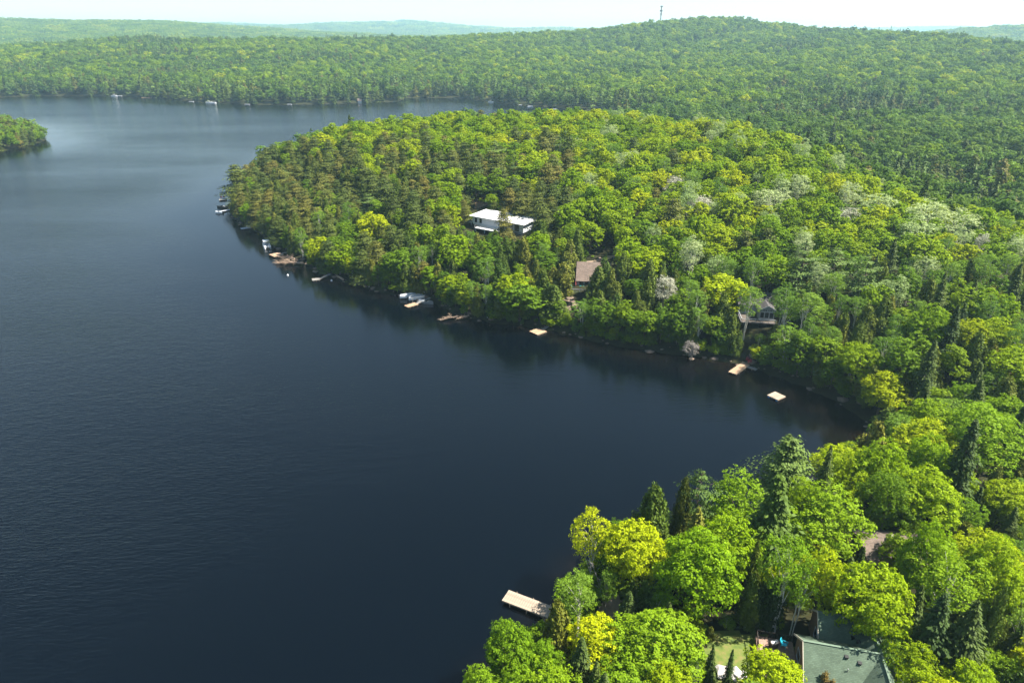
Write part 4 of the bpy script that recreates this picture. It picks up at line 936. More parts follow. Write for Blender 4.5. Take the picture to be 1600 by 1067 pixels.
# ------------------------------------------------------------------ builders for buildings
def gable(mb_roof, mb_wall, x0, x1, y0, y1, z0, ze, zr, over=.4, t=.16, hip=0.0):
    """ridge along x"""
    ym = (y0 + y1) / 2; s = (zr - ze) / ((y1 - y0) / 2); yo0, yo1 = y0 - over, y1 + over; zo = ze - s * over
    X0, X1 = x0 - over, x1 + over
    mb_roof.prism([(X0, yo0, zo), (X1, yo0, zo), (X1 - hip, ym, zr), (X0, ym, zr)], t)
    mb_roof.prism([(X0, ym, zr), (X1 - hip, ym, zr), (X1, yo1, zo), (X0, yo1, zo)], t)
    if hip: mb_roof.prism([(X1, yo0, zo), (X1, yo1, zo), (X1 - hip, ym, zr)], t)
    e = t + .02
    mb_wall.add([(x0, y0, z0), (x1, y0, z0), (x1, y1, z0), (x0, y1, z0), (x0, y0, ze - e), (x1, y0, ze - e), (x1, y1, ze - e), (x0, y1, ze - e), (x0, ym, zr - e), (x1, ym, (zr if not hip else ze + .01) - e)],
                [(3, 2, 1, 0), (0, 1, 5, 4), (2, 3, 7, 6), (0, 4, 8, 7, 3), (1, 2, 6, 9, 5), (4, 5, 9, 8), (6, 7, 8, 9)])
def window(parent, x, y, z, w, h, nrm, frame=None, name='window'):
    """nrm: 'y-','y+','x-','x+' face of the wall; x, y, z = centre on the wall face"""
    fm, gm_ = MB(), MB(); t = .07
    def bx(mb, a0, a1, z0, z1, d0, d1):
        if nrm[0] == 'y':
            s = -1 if nrm == 'y-' else 1; ys = sorted((y + s * d0, y + s * d1)); mb.box(x + a0, x + a1, ys[0], ys[1], z + z0, z + z1)
        else:
            s = -1 if nrm == 'x-' else 1; xs = sorted((x + s * d0, x + s * d1)); mb.box(xs[0], xs[1], y + a0, y + a1, z + z0, z + z1)
    bx(fm, -w / 2 - t, w / 2 + t, h / 2, h / 2 + t, .003, .07); bx(fm, -w / 2 - t, w / 2 + t, -h / 2 - t, -h / 2, .003, .09)
    bx(fm, -w / 2 - t, -w / 2, -h / 2, h / 2, .003, .07); bx(fm, w / 2, w / 2 + t, -h / 2, h / 2, .003, .07)
    bx(gm_, -w / 2, w / 2, -h / 2, h / 2, .004, .03)
    f = fm.obj(name, frame or M['trim'], parent); gm_.obj('pane', M['glass'], f); return f
def rail(parent, pts, z, h=1.0, mat=None, step=1.6, name='railing', gap=.28):
    for a_, b_ in zip(pts[:-1], pts[1:]):
        mb = MB(); a_ = np.array(a_, float); b_ = np.array(b_, float); L_ = np.linalg.norm(b_ - a_); n = max(1, round(L_ / step))
        mb.beam((*a_, z + h), (*b_, z + h), .09, .07); mb.beam((*a_, z + .12), (*b_, z + .12), .05, .05)
        for k in range(n + 1):
            q = a_ + (b_ - a_) * k / n; mb.beam((*q, z), (*q, z + h + .05), .1)
        for k in range(int(L_ / gap)):
            q = a_ + (b_ - a_) * (k + .5) / int(L_ / gap); mb.beam((*q, z + .12), (*q, z + h), .035)
        mb.obj(name, mat or M['trim'], parent)

# white flat-roofed house on the headland
W = empty('flat_roofed_house', (-14.8, 240.0, 9.6), math.atan2(-.57, .82), 'long white house with a flat white roof and two skylights, high on the wooded headland', 'house')
mb = MB().box(.6, 22.2, .6, 8.8, 2.7, 5.55); mb.obj('wall', M['white'], W)
MB().box(2.0, 21.6, .9, 8.6, -1.5, 2.45).obj('lower_wall', M['greypaint'], W)
mb = MB(); mb.prism([(-.3, -.5, 5.85), (23.1, -.5, 5.85), (23.1, 9.7, 6.15), (-.3, 9.7, 6.15)], .26); rf = mb.obj('roof', M['roofwhite'], W)
for x in (16.6, 18.4): 
    k = MB().box(x, x + 1.1, 4.4, 6.0, 5.98, 6.2).obj('skylight_frame', M['trim'], rf)
for x in (16.6, 18.4): MB().box(x + .08, x + 1.02, 4.48, 5.92, 6.203, 6.24).obj('skylight', M['glass'], W)
MB().box(9, 9.5, 6.5, 7, 6.05, 6.9).obj('vent_pipe', M['steel'], rf)
MB().box(4.2, 16.5, -3.2, .58, 2.46, 2.68).obj('terrace', M['roofwhite'], W)
for x in (4.6, 8.5, 12.4, 16.1): MB().beam((x, -3.0, -1.8), (x, -3.0, 2.45), .22).obj('post', M['trim'], W)
rail(W, [(4.2, -3.1), (16.5, -3.1)], 2.7, mat=M['steel'], step=2)
MB().prism([(-4.8, 1.0, 3.0), (-.5, 1.0, 3.0), (-.5, 5.0, 3.2), (-4.8, 5.0, 3.2)], .2).obj('porch_roof', M['roofwhite'], W)
for x, y in ((-4.5, 1.3), (-.8, 1.3), (-4.5, 4.7)): MB().beam((x, y, -1), (x, y, 2.85), .2).obj('post', M['trim'], W)
for x in (2.0, 4.1): window(W, x, .6, 4.3, 1.0, 1.6, 'y-', M['trim'])
for x in (17.0, 19.6): window(W, x, .6, 4.05, 1.9, 2.2, 'y-', M['greypaint'])
for x in (5.0, 9.0, 13.0): window(W, x, .9, 1.1, 1.8, 1.6, 'y-', M['trim'])
window(W, .6, 4.5, 4.3, 1.4, 1.4, 'x-', M['trim'])

# brown-roofed cottage
B = empty('brown_roofed_cottage', (19.2, 190.5, 4.6), math.radians(-7), 'cottage with a faded brown roof and a timber deck with teal chairs', 'cottage')
rm, wm = MB(), MB()
ym = []
# ridge runs away from the lake: build with x' = away
def gable_y(mr_, mw, x0, x1, y0, y1, z0, ze, zr, over=.5, t=.16):
    xm = (x0 + x1) / 2; s = (zr - ze) / ((x1 - x0) / 2); zo = ze - s * over
    mr_.prism([(x0 - over, y0 - over, zo), (xm, y0 - over, zr), (xm, y1 + over, zr), (x0 - over, y1 + over, zo)], t)
    mr_.prism([(xm, y0 - over, zr), (x1 + over, y0 - over, zo), (x1 + over, y1 + over, zo), (xm, y1 + over, zr)], t)
    e = t + .02
    mw.add([(x0, y0, z0), (x1, y0, z0), (x1, y1, z0), (x0, y1, z0), (x0, y0, ze - e), (x1, y0, ze - e), (x1, y1, ze - e), (x0, y1, ze - e), (xm, y0, zr - e), (xm, y1, zr - e)],
           [(3, 2, 1, 0), (0, 4, 7, 3), (1, 2, 6, 5), (0, 1, 5, 8, 4), (2, 3, 7, 9, 6), (4, 8, 9, 7), (5, 6, 9, 8)])
gable(rm, wm, 0, 9.4, 0, 11.5, -2.5, 3.95, 7.7, over=.45)
rm.obj('roof', M['roofbrown'], B); wm.obj('wall', M['greypaint'], B)
MB().box(-2.6, 7.8, -4.2, -.02, 1.2, 1.42).obj('deck', M['wood'], B)
MB().box(-2.6, 7.8, -4.24, -4.204, .9, 1.2).obj('deck_skirt', M['woodwarm'], B)
for x in (-2.3, 1.2, 4.4, 7.5): MB().beam((x, -3.9, -3), (x, -3.9, 1.18), .22).obj('post', M['wood'], B)
rail(B, [(-2.5, -.1), (-2.5, -4.1), (7.7, -4.1)], 1.42, mat=M['trim'])
for x in (1.2, 2.8, 4.4, 6.0, 7.6): window(B, x, 0, 2.55, 1.15, 1.9, 'y-', M['trim'])
mb = MB()
for k in range(9): mb.box(-3.9 - k * .34, -3.58 - k * .34, -3.4 - .0 * k, -2.3, .98 - k * .24, 1.06 - k * .24)
mb.beam((-3.2, -3.45, 1.2), (-6.9, -3.45, -1.3), .12, .22); mb.beam((-3.2, -2.25, 1.2), (-6.9, -2.25, -1.3), .12, .22); mb.obj('stairs', M['wood'], B)
MB().box(6.0, 6.7, 7, 7.8, 5.5, 8.6).obj('chimney', M['darkrock'], B)

def chair(name, loc, rz, mat, label, cat='chair', group=None):
    """slatted garden armchair"""
    e = empty(name, loc, rz, label, cat, group)
    MB().prism([(-.28, -.28, .40), (.28, -.28, .40), (.28, .28, .30), (-.28, .28, .30)], .05).obj('seat', mat, e)
    mb = MB(); mb.add([(-.28, .26, .3), (.28, .26, .3), (.28, .31, .3), (-.28, .31, .3), (-.3, .56, 1.0), (.3, .56, 1.0), (.3, .61, 1.0), (-.3, .61, 1.0)], [(3, 2, 1, 0), (4, 5, 6, 7), (0, 1, 5, 4), (1, 2, 6, 5), (2, 3, 7, 6), (3, 0, 4, 7)]).obj('backrest', mat, e)
    for s_ in (-1, 1):
        MB().box(s_ * .34 - .06, s_ * .34 + .06, -.34, .34, .56, .60).obj('armrest', mat, e)
        MB().beam((s_ * .33, -.28, 0), (s_ * .33, -.28, .56), .07).obj('leg', mat, e); MB().beam((s_ * .33, .3, 0), (s_ * .33, .3, .56), .07).obj('leg', mat, e)
    return e
def local(e, x, y, z):
    c, s_ = math.cos(e.rotation_euler.z), math.sin(e.rotation_euler.z); l = e.location
    return (l.x + c * x - s_ * y, l.y + s_ * x + c * y, l.z + z)
chair('garden_chair', local(B, -1.6, -1.2, 1.425), .3, M['teal'], 'teal chair at the left corner of the brown-roofed cottage deck')
chair('garden_chair', local(B, 1.0, -1.4, 1.425), -.2, M['teal'], 'teal chair left of centre on the brown-roofed cottage deck')
chair('garden_chair', local(B, 2.2, -1.3, 1.425), .1, M['teal'], 'teal chair against the windows on the brown-roofed cottage deck')
e = empty('patio_umbrella', local(B, -.4, -.7, 1.425), 0, 'folded pink parasol at the left end of the timber deck', 'umbrella')
MB().tube([(0, 0, 0), (0, 0, 2.4)], [.03, .03], 6).obj('pole', M['steel'], e); MB().tube([(0, 0, 1.1), (0, 0, 1.6), (0, 0, 2.35)], [.2, .16, .03], 8).obj('canopy', plain('pink_canvas', (.45, .12, .12)), e)

# rocks and timber wall below the cottage
def boulder(loc, r_, mat, label, seed, group=None, sc=(1, 1, .6)):
    rg = np.random.default_rng(seed); D = fib(60)
    import bmesh
    bm = bmesh.new(); bmesh.ops.create_icosphere(bm, subdivisions=2, radius=1)
    for v in bm.verts:
        n = 1 + .18 * math.sin(v.co.x * 5 + seed) + .15 * math.sin(v.co.y * 6 + seed * 2) + .12 * math.sin(v.co.z * 7 + v.co.x * 3)
        v.co = Vector((v.co.x * n * r_ * sc[0], v.co.y * n * r_ * sc[1], v.co.z * n * r_ * sc[2]))
    me = bpy.data.meshes.new('boulder'); bm.to_mesh(me); bm.free(); me.materials.append(mat)
    return link('boulder', me, None, loc, rg.uniform(0, 6), label, 'rock', group)
for i, (px, py, r_, lb) in enumerate(((889, 470, 1.5, 'brown boulder highest of the rocks below the timber deck'), (897, 478, 1.9, 'largest brown boulder below the timber deck'), (888, 484, 1.3, 'small brown boulder lowest below the timber deck'))):
    p = on_ground(px, py); boulder((p[0], p[1], p[2] + .2), r_, M['darkrock'], lb, i)
a_ = on_ground(881, 472); b_ = on_ground(898, 480); lg = MB().tube([(a_[0], a_[1], a_[2] + .6), ((a_[0] + b_[0]) / 2, (a_[1] + b_[1]) / 2, max(a_[2], b_[2]) + .7), (b_[0], b_[1], b_[2] + 1.4)], [.22, .2, .14], 7)
lg.obj('fallen_log', M['drift'], None, label='pale fallen log lying over the brown boulders below the deck', cat='log')

# grey cottage with white trim
M['deckdark'] = plain('dark_stained_deck', (.085, .07, .058), .85, .2, var=.3)
G = empty('grey_cottage', (*at(1177, 500, 6.8)[:2], 6.6), math.radians(-8), 'small blue-grey cottage with white gable trim and a long railed deck above the waterline', 'cottage')
rm, wm = MB(), MB(); gable_y(rm, wm, 1.4, 5.0, 0, 4.0, -1.5, 3.3, 4.3, over=.3); rm.obj('porch_roof', M['roofgrey'], G); wm.obj('porch_wall', M['greypaint'], G)
rm, wm = MB(), MB(); gable(rm, wm, -3.2, 6.4, 4.02, 11, -1.5, 3.2, 5.3); rm.obj('roof', M['roofgrey'], G); wm.obj('wall', M['greypaint'], G)
mb = MB(); mb.beam((1.05, -.36, 3.1), (3.2, -.36, 4.28), .1, .26); mb.beam((5.35, -.36, 3.1), (3.2, -.36, 4.28), .1, .26); mb.obj('gable_trim', M['trim'], G)
for x in (1.45, 2.55, 3.75, 4.95): MB().beam((x, -.06, .4), (x, -.06, 3.1), .16).obj('post', M['trim'], G)
MB().box(1.38, 5.02, -.14, -.003, 2.55, 2.75).obj('beam', M['trim'], G); MB().box(1.38, 5.02, -.17, -.003, .3, .85).obj('sill_board', M['trim'], G)
for x in (2.0, 3.15, 4.35): window(G, x, 0, 1.7, .95, 1.5, 'y-', M['trim'])
for x in (2.6, 3.8): window(G, x, 0, 3.0, .9, .35, 'y-', M['trim'])
for x in (-2.3, -.6): window(G, x, 4.02, 1.7, 1.2, 1.5, 'y-', M['trim'])
MB().box(-3.4, 5.2, -2.2, 3.98, .06, .26).obj('deck', M['deckdark'], G) if False else MB().box(-3.4, 5.2, -2.2, -.18, .06, .26).obj('deck', M['deckdark'], G)
MB().box(-3.4, 1.36, -.176, 3.98, .06, .26).obj('side_deck', M['deckdark'], G)
for x in (-3.2, -1, 1.3, 3.3, 5.0): MB().beam((x, -2.0, -2.4), (x, -2.0, .05), .18).obj('pier_post', M['dark'], G)
rail(G, [(-3.3, 3.8), (-3.3, -2.1), (5.1, -2.1)], .26, gap=.8)
M['green_canvas'] = plain('dark_green_canvas', (.03, .10, .06))
e = empty('patio_umbrella', local(G, -.6, .6, .265), 0, 'green folded parasol on the deck of the grey cottage', 'umbrella')
MB().tube([(0, 0, 0), (0, 0, 2.3)], [.03, .03], 6).obj('pole', M['steel'], e); MB().tube([(0, 0, 1.0), (0, 0, 1.6), (0, 0, 2.3)], [.2, .16, .04], 8).obj('canopy', M['green_canvas'], e)
p = on_ground(1174, 548); chair('garden_chair', (p[0], p[1], p[2]), .4, M['trim'], 'white chair on the bare bank above the red kayaks')

# green-roofed house in the near wood
GH = empty('green_roofed_house', (34.9, 59.2, 2.9), math.radians(-13), 'house with a many-gabled green shingle roof at the bottom of the near wood', 'house')
rm, wm = MB(), MB()
gable(rm, wm, 0, 9.5, -3.7, 3.3, -1.5, 3.7, 6.4, over=.35)
rm.obj('front_wing_roof', M['roofgreen'], GH); wm.obj('front_wing_wall', plain('brown_log_siding', (.20, .12, .07), var=.2), GH)
rm, wm = MB(), MB(); gable(rm, wm, 2.6, 9.5, 2.3, 8.3, -1.4, 3.6, 6.1, over=.35); rm.obj('rear_wing_roof', M['roofgreen'], GH); wm.obj('rear_wing_wall', bpy.data.materials['brown_log_siding'], GH)
rm, wm = MB(), MB(); gable_y(rm, wm, 5.2, 11.4, -5.6, 7.2, -1.3, 3.6, 6.3, over=.45); rm.obj('main_roof', M['roofgreen'], GH); wm.obj('main_wall', bpy.data.materials['brown_log_siding'], GH)
M['ridgecap'] = plain('light_green_ridge_shingles', (.105, .145, .105), .9, .15)
for a_, b_ in (((-.36, -.2, 6.42), (8.1, -.2, 6.42)), ((2.24, 5.3, 6.12), (8.1, 5.3, 6.12)), ((8.3, -6.0, 6.32), (8.3, 7.6, 6.32))): MB().beam(a_, b_, .26, .05).obj('ridge_cap', M['ridgecap'], GH)
def vent(x, y, z):
    e = MB().box(x - .16, x + .16, y - .16, y + .16, z - .3, z + .14).obj('roof_vent', M['black'], GH); MB().box(x - .22, x + .22, y - .22, y + .22, z + .143, z + .2).obj('vent_cap', M['black'], e)
vent(4.4, -1.0, 5.75); vent(5.8, -1.35, 5.5)
vent(6.2, 3.4, 4.52); vent(6.6, 2.6, 4.85)
MB().tube([(4.45, -2.2, 4.6), (4.45, -2.2, 5.3)], [.06, .06], 8).obj('vent_pipe', M['steel'], GH)
for a_, b_ in (((-.38, -4.05, 3.36), (-.38, -.2, 6.33)), ((-.38, 3.65, 3.36), (-.38, -.2, 6.33))): MB().beam(a_, b_, .05, .24).obj('barge_board', plain('cream_trim', (.55, .47, .38), var=.05) if 'cream_trim' not in bpy.data.materials else bpy.data.materials['cream_trim'], GH)
for a_, b_ in (((2.22, 1.95, 3.24), (2.22, 5.3, 6.03)), ((2.22, 8.65, 3.24), (2.22, 5.3, 6.03))): MB().beam(a_, b_, .05, .24).obj('barge_board', bpy.data.materials['cream_trim'], GH)
window(GH, 0, -1.8, 2.4, 1.4, 1.3, 'x-'); window(GH, 0, 1.2, 2.4, 1.4, 1.3, 'x-'); window(GH, 2.6, 5.2, 2.4, 1.2, 1.2, 'x-')
deckm = plain('pinkish_brown_deck_boards', (.26, .17, .13), .85, .2)
for k in range(24): MB().box(-4.6 + k * .19, -4.6 + k * .19 + .175, -3.6, 4.6, 1.0, 1.06).obj('deck_board', deckm, GH)
MB().box(-4.62, -.03, -3.62, 4.62, .78, .995).obj('deck_frame', M['dark'], GH)
for x, y in ((-4.4, -3.4), (-4.4, 4.4), (-4.4, .5)): MB().beam((x, y, -1.5), (x, y, .77), .16).obj('post', M['dark'], GH)
rail(GH, [(-.1, 4.5), (-4.5, 4.5), (-4.5, -3.5)], 1.06, mat=M['dark'])
chair('garden_chair', local(GH, -1.2, 3.6, 1.065), .9, M['cyan'], 'light blue chair at the upper corner beside the green roof')
chair('garden_chair', local(GH, -.9, .9, 1.065), 2.2, M['blue'], 'bright blue chair on the deck left of the green roof')
chair('garden_chair', local(GH, -.7, -2.9, 1.065), 1.7, M['blue'], 'blue chair at the lower end of the deck left of the green roof')
p = local(GH, -2.6, 3.0, 1.065); e = empty('barbecue', p, .3, 'dark covered barbecue with a pale lid on the deck of the green-roofed house', 'barbecue')
MB().box(-.5, .5, -.3, .3, .1, .9).obj('cart', M['black'], e); MB().tube([(-.45, 0, 1.0), (.45, 0, 1.0)], [.28, .28], 10).obj('lid', M['steel'], e)
for x in (-.42, .42): MB().box(x - .03, x + .03, -.25, .25, 0, .098).obj('leg', M['black'], e)
p = local(GH, -3.7, -.4, 1.065); e = empty('storage_bench', p, 1.5, 'tan storage box on the deck edge left of the green roof', 'box')
MB().box(-.7, .7, -.32, .32, 0, .5).obj('body', M['woodwarm'], e); MB().box(-.74, .74, -.36, .36, .502, .57).obj('lid', M['woodwarm'], e)
for px, py, r_, lb in ((1130, 1052, .95, 'white boulder on the left at the foot of the lawn'), (1151, 1055, .9, 'white boulder in the middle at the foot of the lawn'), (1163, 1058, .8, 'white boulder on the right at the foot of the lawn')):
    p = on_ground(px, py); boulder((p[0], p[1], p[2] + .1), r_, plain('white_limestone', (.42, .39, .37), var=.15, bump=.4) if 'white_limestone' not in bpy.data.materials else bpy.data.materials['white_limestone'], lb, px, sc=(1.2, 1, .5))

# brown shingled house deeper in the wood
BH = empty('brown_shingled_house', (*at(1378, 858, 7.0)[:2], 2.6), math.radians(-4), 'house with a brown shingled roof half hidden by trees in the right foreground', 'house')
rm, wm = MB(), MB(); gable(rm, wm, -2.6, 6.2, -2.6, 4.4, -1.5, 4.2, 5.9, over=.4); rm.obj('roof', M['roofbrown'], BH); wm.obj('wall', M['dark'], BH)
MB().box(6.63, 6.70, -3.0, 4.8, 3.75, 4.0).obj('fascia', M['greypaint'], BH)
MB().box(.8, 1.5, .2, .8, 5.2, 6.5).obj('chimney', M['rock'], BH)
window(BH, 4.0, -2.6, 2.4, 1.2, 1.2, 'y-'); window(BH, 6.2, 1.0, 2.4, 1.2, 1.2, 'x+')

# ------------------------------------------------------------------ docks, boats and floats
def dock(label, A_, B_, w, mat, z=.5, board=.0, name='dock', posts=3, gangway=None, group=None):
    """A_ shore end, B_ lake end, pixels on the water. board > 0: each plank its own part of that width"""
    a_ = at(*A_, z); b_ = at(*B_, z); d = b_ - a_; Ln = float(np.hypot(d[0], d[1])); rz = math.atan2(d[1], d[0])
    e = empty(name, (a_[0], a_[1], 0), rz, label, 'dock', group)
    bw = board or .2; n = max(2, int(Ln / bw)); rg = random.Random(int(Ln * 100))
    if board:
        base = MB().box(0, bw * .93, -w / 2, w / 2, z - .05, z).mesh('plank', mat)
        for k in range(n):
            o = link('plank', base, e, (k * bw, rg.uniform(-.015, .015), rg.uniform(-.006, .006)))
    else:
        mb = MB()
        for k in range(n): mb.box(k * bw, k * bw + bw * .93, -w / 2 + rg.uniform(-.02, .02), w / 2, z - .05, z + rg.uniform(-.01, .01))
        mb.obj('planks', mat, e, kind='stuff')
    mb = MB()
    for y in (-w / 2 + .08, 0, w / 2 - .08): mb.box(0, n * bw, y - .05, y + .05, z - .28, z - .056)
    mb.obj('frame', M['dark'] if not board else M['wood'], e)
    for k in range(posts):
        for s_ in (-1, 1):
            x = n * bw * (k + .5) / posts; MB().tube([(x, s_ * (w / 2 + .07), -2), (x, s_ * (w / 2 + .07), z + .12)], [.06, .06], 6).obj('post', M['wood'], e)
    if gangway:
        g = at(*gangway, .6); l = Vector((g[0], g[1], 0)) - Vector((a_[0], a_[1], 0)); c, s_ = math.cos(-rz), math.sin(-rz); gx, gy = c * l.x - s_ * l.y, s_ * l.x + c * l.y
        MB().beam((0.1, 0, z - .02), (gx, gy, z + .45), .9, .1).obj('gangway', M['woodgrey'], e)
    return e
dock('long weathered plank dock reaching into the lake from the near wood', (868, 959), (786, 928), 2.25, M['wood'], z=.7, board=.36, posts=3)
dock('tan dock with a side float below the grey cottage', (1171, 564), (1144, 583), 2.1, M['woodwarm'], board=.5)
dock('narrow grey-green float branching off the tan dock', (1161, 570), (1183, 577.5), 1.15, M['woodgrey'], z=.4, name='float', posts=2)
dock('small square dock with a pale gangway left of the brown-roofed cottage', (848, 515), (833, 520.5), 3.4, M['woodwarm'], z=.45, board=.5, gangway=(862, 507))
dock('orange-tan square dock beside the pontoon boat', (440, 396), (424, 399.5), 4.2, M['woodwarm'], gangway=(455, 394.5))
dock('short grey dock with a thin gangway right of the driftwood snag', (500, 435.5), (486.5, 437), 2.2, M['woodgrey'], gangway=(516, 429.5))
dock('low tan dock below the covered boats', (651, 474), (634, 479), 2.2, M['woodwarm'], gangway=(672, 467))
dock('white L-shaped dock alone on the headland point', (392, 355), (376, 357.5), 2.4, M['trim'])
dock('upper arm of the white dock on the headland point', (391, 353.5), (384, 353.8), 2.4, M['trim'], name='float', posts=1)
dock('long white dock with a boat on each side at the headland tip', (364, 326.5), (341, 331), 1.8, M['trim'])
dock('small dock with red chairs farthest out at the headland tip', (354, 311), (342, 311.8), 3.6, M['woodgrey'], gangway=(362, 311))
# swimming raft
p = at(1213, 621, 0); e = empty('swimming_raft', (p[0], p[1], 0), math.radians(35), 'square pale swimming raft floating alone off the right shore', 'raft')
base = MB().box(0, .275, -1.45, 1.45, .42, .47).mesh('plank', M['wood'])
for k in range(10): link('plank', base, e, (-1.45 + k * .29, 0, 0))
MB().box(-1.42, 1.42, -1.42, 1.42, .22, .415).obj('frame', M['woodwarm'], e)
for y in (-1, 1): MB().tube([(-1.4, y, .1), (1.4, y, .1)], [.24, .24], 10).obj('barrel', M['blue'], e)
MB().beam((-1.5, -.2, .1), (-1.5, -.2, .9), .05).obj('ladder_rail', M['steel'], e); MB().beam((-1.5, .2, .1), (-1.5, .2, .9), .05).obj('ladder_rail', M['steel'], e)

def hull_mb(Ln, Wd, H, sharp=1.0, flat=.8):
    mb = MB(); n = 9; V = []; F = []
    for i in range(n):
        t = i / (n - 1); x = -Ln / 2 + Ln * t
        w = Wd / 2 * (1 - max(0, (t - .45) / .55) ** 2.2) * (flat + (1 - flat) * min(1, t * 4)); w = max(w, .02); h = H * (1 + .25 * t * t)
        V += [(x, -w, h), (x, -w * .8, .05), (x, 0, -.12 + .1 * t), (x, w * .8, .05), (x, w, h), (x, w * .82, h), (x, w * .6, h * .45), (x, -w * .6, h * .45), (x, -w * .82, h)]
    m_ = 9
    for i in range(n - 1):
        for k in range(m_): F.append((i * m_ + k, (i + 1) * m_ + k, (i + 1) * m_ + (k + 1) % m_, i * m_ + (k + 1) % m_))
    F.append(tuple(range(m_))); F.append(tuple((n - 1) * m_ + k for k in reversed(range(m_))))
    return mb.add(V, F)
def boat(px, py, rz, Ln, label, hull='gel', kind='motor', cover=None, z=0):
    p = at(px, py, 0); e = empty('motor_boat' if kind != 'pontoon' else 'pontoon_boat', (p[0], p[1], z), math.radians(rz), label, 'boat')
    Wd = Ln * .36
    if kind == 'pontoon':
        for s_ in (-1, 1): MB().tube([(-Ln / 2, s_ * 1.0, .12), (Ln / 2 - .5, s_ * 1.0, .12), (Ln / 2, s_ * 1.0, .3)], [.3, .3, .05], 10).obj('pontoon', M['steel'], e, smooth=True)
        MB().box(-Ln / 2, Ln / 2 - .3, -1.25, 1.25, .45, .55).obj('deck', M['cover'], e)
        mb = MB(); 
        for s_ in (-1, 1): mb.box(-Ln / 2 + .1, Ln / 2 - .6, s_ * 1.2 - .03, s_ * 1.2 + .03, .6, 1.2)
        mb.box(-Ln / 2 + .1, -Ln / 2 + .16, -1.15, 1.15, .6, 1.2); mb.box(Ln / 2 - .66, Ln / 2 - .6, -1.15, 1.15, .6, 1.2); mb.obj('fence_panels', M['gel'], e)
        for y in (-.8, .8): MB().box(-Ln / 2 + .3, Ln / 2 - 2.8, y - .3, y + .3, .553, 1.0).obj('bench_seat', M['gel'], e)
        MB().box(.2, .8, -.9, -.3, .553, 1.45).obj('console', M['cover'], e)
        MB().prism([(-1.6, -1.2, 2.6), (1.2, -1.2, 2.6), (1.2, 1.2, 2.65), (-1.6, 1.2, 2.65)], .08).obj('canopy', M['gel'], e)
        for x, y in ((-1.5, -1.1), (-1.5, 1.1), (1.1, -1.1), (1.1, 1.1)): MB().beam((x * .6, y * 1.05, 1.2), (x, y, 2.52), .05).obj('canopy_pole', M['steel'], e)
        MB().box(-Ln / 2 - .5, -Ln / 2 - .05, -.2, .2, -.2, 1.0).obj('outboard_motor', M['black'], e)
        return e
    hull_mb(Ln, Wd, .75).obj('hull', M[hull], e)
    if cover:
        mb = MB(); mb.add([(-Ln / 2, -Wd * .42, .78), (-Ln / 2, Wd * .42, .78), (Ln * .3, Wd * .40, .95), (Ln * .3, -Wd * .40, .95), (-Ln / 2 + .3, 0, 1.15), (Ln * .1, 0, 1.5), (Ln * .47, 0, 1.02)],
                          [(0, 3, 5, 4), (4, 5, 2, 1), (0, 4, 1), (3, 6, 5), (5, 6, 2), (0, 1, 2, 6, 3)]).obj('cover', M[cover], e)
    else:
        MB().add([(Ln * .05, -Wd * .38, .8), (Ln * .05, Wd * .38, .8), (Ln * .12, Wd * .36, .8), (Ln * .12, -Wd * .36, .8), (-.02, -Wd * .34, 1.25), (-.02, Wd * .34, 1.25)], [(0, 1, 5, 4), (3, 2, 1, 0), (4, 5, 2, 3), (0, 4, 3), (1, 2, 5)]).obj('windshield', M['glass'], e)
        for y in (-.4, .4): MB().box(-Ln * .18, -Ln * .05, y - .25, y + .25, .36, 1.0).obj('seat', M['cover'], e)
        MB().prism([(Ln * .14, -Wd * .33, .88), (Ln * .45, -.08, .96), (Ln * .45, .08, .96), (Ln * .14, Wd * .33, .88)], .08).obj('foredeck', M[hull], e)
    MB().box(-Ln / 2 - .45, -Ln / 2 - .02, -.18, .18, -.1, 1.0).obj('outboard_motor', M['black'], e)
    return e
boat(417, 386, 115, 6.6, 'white pontoon boat with a canopy moored beside the orange-tan dock', kind='pontoon')
boat(640, 465.5, 12, 6.0, 'grey covered motor boat leftmost above the low tan dock', cover='cover', z=.25)
boat(652, 468, 20, 5.4, 'white motor boat with a grey cover against the bank behind the low tan dock', cover='cover', z=.2)
boat(665, 474, -20, 5.2, 'open aluminium boat on a lift right of the low tan dock', hull='steel')
boat(348, 324.8, 172, 5.6, 'dark hulled boat tied behind the long white dock at the tip', hull='black')
boat(342, 333.4, 170, 3.6, 'small white boat tied in front of the long white dock at the tip')
